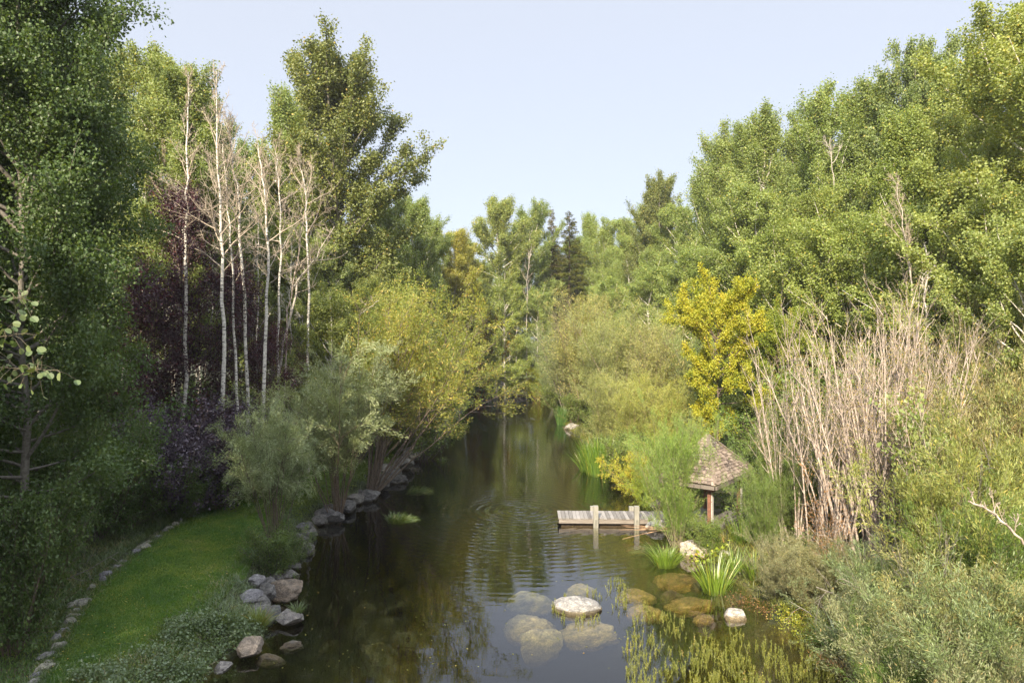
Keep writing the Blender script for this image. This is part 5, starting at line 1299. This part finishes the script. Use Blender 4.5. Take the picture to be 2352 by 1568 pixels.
wl2 = np.repeat(np.arange(3), (80, 66, 56)); p2, tn2 = along(P2, wl2, 1 - .30 * rngn.random(len(wl2)) ** 1.2)
q2 = p2.copy(); p2 = p2 + rngn.normal(size=p2.shape) * np.array([.04, .05, .045])
w.tubes(np.stack([q2, (q2 + p2) / 2 + np.array([0, 0, .008]), p2], 1), .0014, .001, 3)
p_ = np.concatenate([p1, p2]); kk = len(p_)
lv = Bag()
# broad rounded leaves: two folded halves each
ax = unit(randdir(rngn, kk) * .8 + np.array([.1, 0, -.7])); nm = unit(randdir(rngn, kk) + np.array([-.5, -.8, .7]))
sd = unit(np.cross(ax, nm)); nm = np.cross(sd, ax)
L_ = (.033 * rngn.uniform(.7, 1.15, kk))[:, None]
c8 = []
for ang in np.linspace(0, 2 * PI, 8, endpoint=False):
    c8.append(p_ + ax * L_ * (.5 - .52 * math.cos(ang)) + sd * L_ * .48 * math.sin(ang) + nm * L_ * .14 * abs(math.sin(ang)))
c8 = np.stack(c8, 1)
o8 = np.arange(kk)[:, None] * 8
q8 = np.concatenate([o8 + np.array([0, 1, 2, 3]), o8 + np.array([0, 3, 4, 4]) * 0 + o8 * 0 + np.array([0, 3, 4, 5]), o8 + np.array([0, 5, 6, 7])])
lv.add(c8, q8, np.tile(np.clip(rngn.normal(.5, .25, kk), 0, .85), 3))
thing('aspen_tree', 'close aspen branch with large round pale leaves entering at the left edge', 'tree', [('trunk', w.mesh('close aspen trunk', M['shoot'], True)), ('crown', lv.mesh('close aspen crown', M['near_leaf']))], (ox, oy, oz))

# --- the crowded rows behind (nothing tells one from the next)
r5 = random.Random(21)
placed = [(o.location.x, o.location.y) for o in COL.objects if o.type == 'EMPTY']
def row(n_, xr_, yr_, hr, label, group, protos, tint, gap=2.6):
    c_ = 0; tries = 0
    while c_ < n_ and tries < 4000:
        tries += 1
        x = r5.uniform(*xr_); y = r5.uniform(*yr_)
        if abs(x) > y * .80 + 3: continue
        if any((x - a) ** 2 + (y - b) ** 2 < gap * gap for a, b in placed): continue
        placed.append((x, y)); c_ += 1
        p = PR[r5.choice(protos)]; s = r5.uniform(*hr) / p['H']; wv = r5.uniform(.9, 1.15)
        k_ = r5.uniform(.88, 1.1)
        thing('aspen_tree', label, 'tree', p['parts'], (x, y, hz(x, y) - .05), (0, 0, r5.uniform(0, 6.28)), (s * wv, s * wv, s), (tint[0] * k_, tint[1] * k_, tint[2] * k_), group)
A4 = ['aspen0', 'aspen1', 'aspen2', 'aspen3']
row(34, (-36, -13), (36, 64), (13, 16.5), 'slender white-trunked aspen in the crowded wood behind the purple trees', 'aspens of the left wood', A4, (.95, 1, .95))
row(16, (-24, -9), (64, 96), (14, 18), 'aspen in the far part of the left wood', 'aspens of the far left wood', A4, (.95, 1, .95))
row(22, (-16, 24), (94, 120), (15, 20), 'aspen in the wood closing the view beyond the pond', 'aspens beyond the pond', A4 + ['poplar0'], (1.05, 1.1, 1))
row(40, (17, 48), (24, 75), (13, 17.5), 'aspen in the crowded wood behind the right bank', 'aspens of the right-hand wood', A4 + ['poplar1'], (1.05, 1.08, .95))
row(10, (10, 24), (62, 94), (14, 18), 'aspen in the far part of the right-hand wood', 'aspens of the far right-hand wood', A4 + ['poplar0'], (1.05, 1.1, .95))
def thicket(n_, xr_, yr_, hr, label, group, proto, tint):
    for _ in range(n_):
        x = r5.uniform(*xr_); y = r5.uniform(*yr_)
        p = PR[proto]; s = r5.uniform(*hr) / p['H']
        thing('leafy_bush', label, 'bush', p['parts'], (x, y, hz(x, y) - .05), (0, 0, r5.uniform(0, 6.28)), (s * 1.2, s * 1.2, s), tint, group)
thicket(14, (-22, -12.5), (29, 50), (2.5, 4.5), 'shaded bush in the undergrowth of the left wood', 'bushes under the left wood', 'dark_bush', (1, 1, .95))
thicket(16, (11, 18), (24, 60), (3, 5.5), 'green bush between the right bank willows and the wood', 'bushes under the right-hand wood', 'bush0', (1, 1.05, .9))
thicket(8, (-12, -8), (44, 80), (2.5, 5), 'green bush along the far left bank', 'bushes on the far left bank', 'bush0', (.9, 1, .9))
thicket(7, (-5, 6), (90, 95), (2.5, 4.5), 'green bush along the head of the pond', 'bushes at the pond head', 'bush0', (.9, 1, .9))

# --- the wood to the left of and behind the viewpoint, which shades the lawn
for (x, y, h_) in [(-14.5, 8, 10), (-19, 3, 14), (-22, 10, 15), (-24, 17, 15), (-27, 4, 17), (-20, 22, 12), (-16, -3.5, 16), (-8.4, -5, 16), (-11.8, -4, 18), (-14.6, -8, 19), (-20.5, -5, 18), (-10.4, -10, 18), (-18, -12, 20)]:
    p = PR[r5.choice(['near1', 'aspen2', 'round0', 'aspen0']) if h_ > 12 else 'round0']; s = h_ / p['H']
    thing('aspen_tree', 'aspen beside the viewpoint whose shade falls across the lawn', 'tree', p['parts'], (x, y, hz(x, y) - .05), (0, 0, r5.uniform(0, 6.28)), (s * 1.05, s * 1.05, s), (.9, 1, 1), 'aspens shading the lawn')

#== HAZE ==
def haze_mat():
    m, n, l = new_mat('thin smoke haze')
    out = N(n, 'ShaderNodeOutputMaterial')
    pv = N(n, 'ShaderNodeVolumePrincipled'); pv.inputs['Color'].default_value = (.95, .96, 1, 1); pv.inputs['Density'].default_value = HAZE; pv.inputs['Anisotropy'].default_value = .2
    l.new(pv.outputs[0], out.inputs['Volume'])
    return m
HAZE = .0004
hv = [(-140, -60, -5), (140, -60, -5), (140, 180, -5), (-140, 180, -5), (-140, -60, 32), (140, -60, 32), (140, 180, 32), (-140, 180, 32)]
tag(obj('haze', mesh_np('haze', hv, [(3, 2, 1, 0), (4, 5, 6, 7), (0, 1, 5, 4), (1, 2, 6, 5), (2, 3, 7, 6), (3, 0, 4, 7)], haze_mat())), 'thin pale smoke haze hanging over the whole valley', kind='stuff')
#== LIGHT ==
AZ_S, EL_S = math.radians(15), math.radians(32)      # sun behind the viewpoint, to the left
sd = Vector((-math.sin(AZ_S) * math.cos(EL_S), -math.cos(AZ_S) * math.cos(EL_S), math.sin(EL_S)))
sun = bpy.data.lights.new('sun', 'SUN'); sun.energy = 4.5; sun.angle = math.radians(.5); sun.color = (1.0, .87, .68)
so = bpy.data.objects.new('sun', sun); COL.objects.link(so); so.rotation_euler = sd.to_track_quat('Z', 'Y').to_euler(); so.location = (0, 0, 50)
wd = bpy.data.worlds.new('World'); S.world = wd; wd.use_nodes = True
nt = wd.node_tree; nt.nodes.clear()
sky = nt.nodes.new('ShaderNodeTexSky'); sky.sky_type = 'NISHITA'; sky.sun_disc = False
sky.sun_elevation = EL_S; sky.sun_rotation = math.atan2(sd.x, sd.y)
sky.air_density = 1.0; sky.dust_density = 6.0; sky.ozone_density = 1.0; sky.altitude = 1500
bg = nt.nodes.new('ShaderNodeBackground'); bg.inputs[1].default_value = .15
wo = nt.nodes.new('ShaderNodeOutputWorld')
hs = nt.nodes.new('ShaderNodeMix'); hs.data_type = 'RGBA'; hs.inputs[0].default_value = .84
hs.inputs[7].default_value = (2.06, 2.14, 2.34, 1)          # thin high smoke veiling the blue
tcw = nt.nodes.new('ShaderNodeTexCoord'); sxw = nt.nodes.new('ShaderNodeSeparateXYZ'); nt.links.new(tcw.outputs['Generated'], sxw.inputs[0])
mrw = nt.nodes.new('ShaderNodeMapRange'); mrw.interpolation_type = 'SMOOTHSTEP'
for k_, v_ in (('From Min', .46), ('From Max', .85), ('To Min', 1.0), ('To Max', 3.2)): mrw.inputs[k_].default_value = v_
nt.links.new(sxw.outputs[2], mrw.inputs['Value'])
vmw = nt.nodes.new('ShaderNodeVectorMath'); vmw.operation = 'SCALE'
nt.links.new(sky.outputs[0], hs.inputs[6]); nt.links.new(hs.outputs[2], vmw.inputs[0]); nt.links.new(mrw.outputs[0], vmw.inputs['Scale']); nt.links.new(vmw.outputs[0], bg.inputs[0]); nt.links.new(bg.outputs[0], wo.inputs[0])

cam = bpy.data.cameras.new('camera'); co = bpy.data.objects.new('camera', cam); COL.objects.link(co)
co.location = (0, 0, CAM_Z); co.rotation_euler = (math.radians(90), 0, 0)
cam.lens = 24; cam.sensor_width = 36; cam.clip_start = .05; cam.clip_end = 3000
S.camera = co
S.view_settings.view_transform = 'Standard'; S.view_settings.look = 'None'; S.view_settings.gamma = 1; S.view_settings.exposure = 1.35
S.view_settings.use_curve_mapping = False
S.cycles.max_bounces = 12; S.cycles.diffuse_bounces = 6; S.cycles.glossy_bounces = 3; S.cycles.transmission_bounces = 4; S.cycles.transparent_max_bounces = 10; S.cycles.volume_bounces = 0
S.cycles.use_denoising = True
S.cycles.caustics_reflective = False; S.cycles.caustics_refractive = False
S.cycles.sample_clamp_indirect = 6
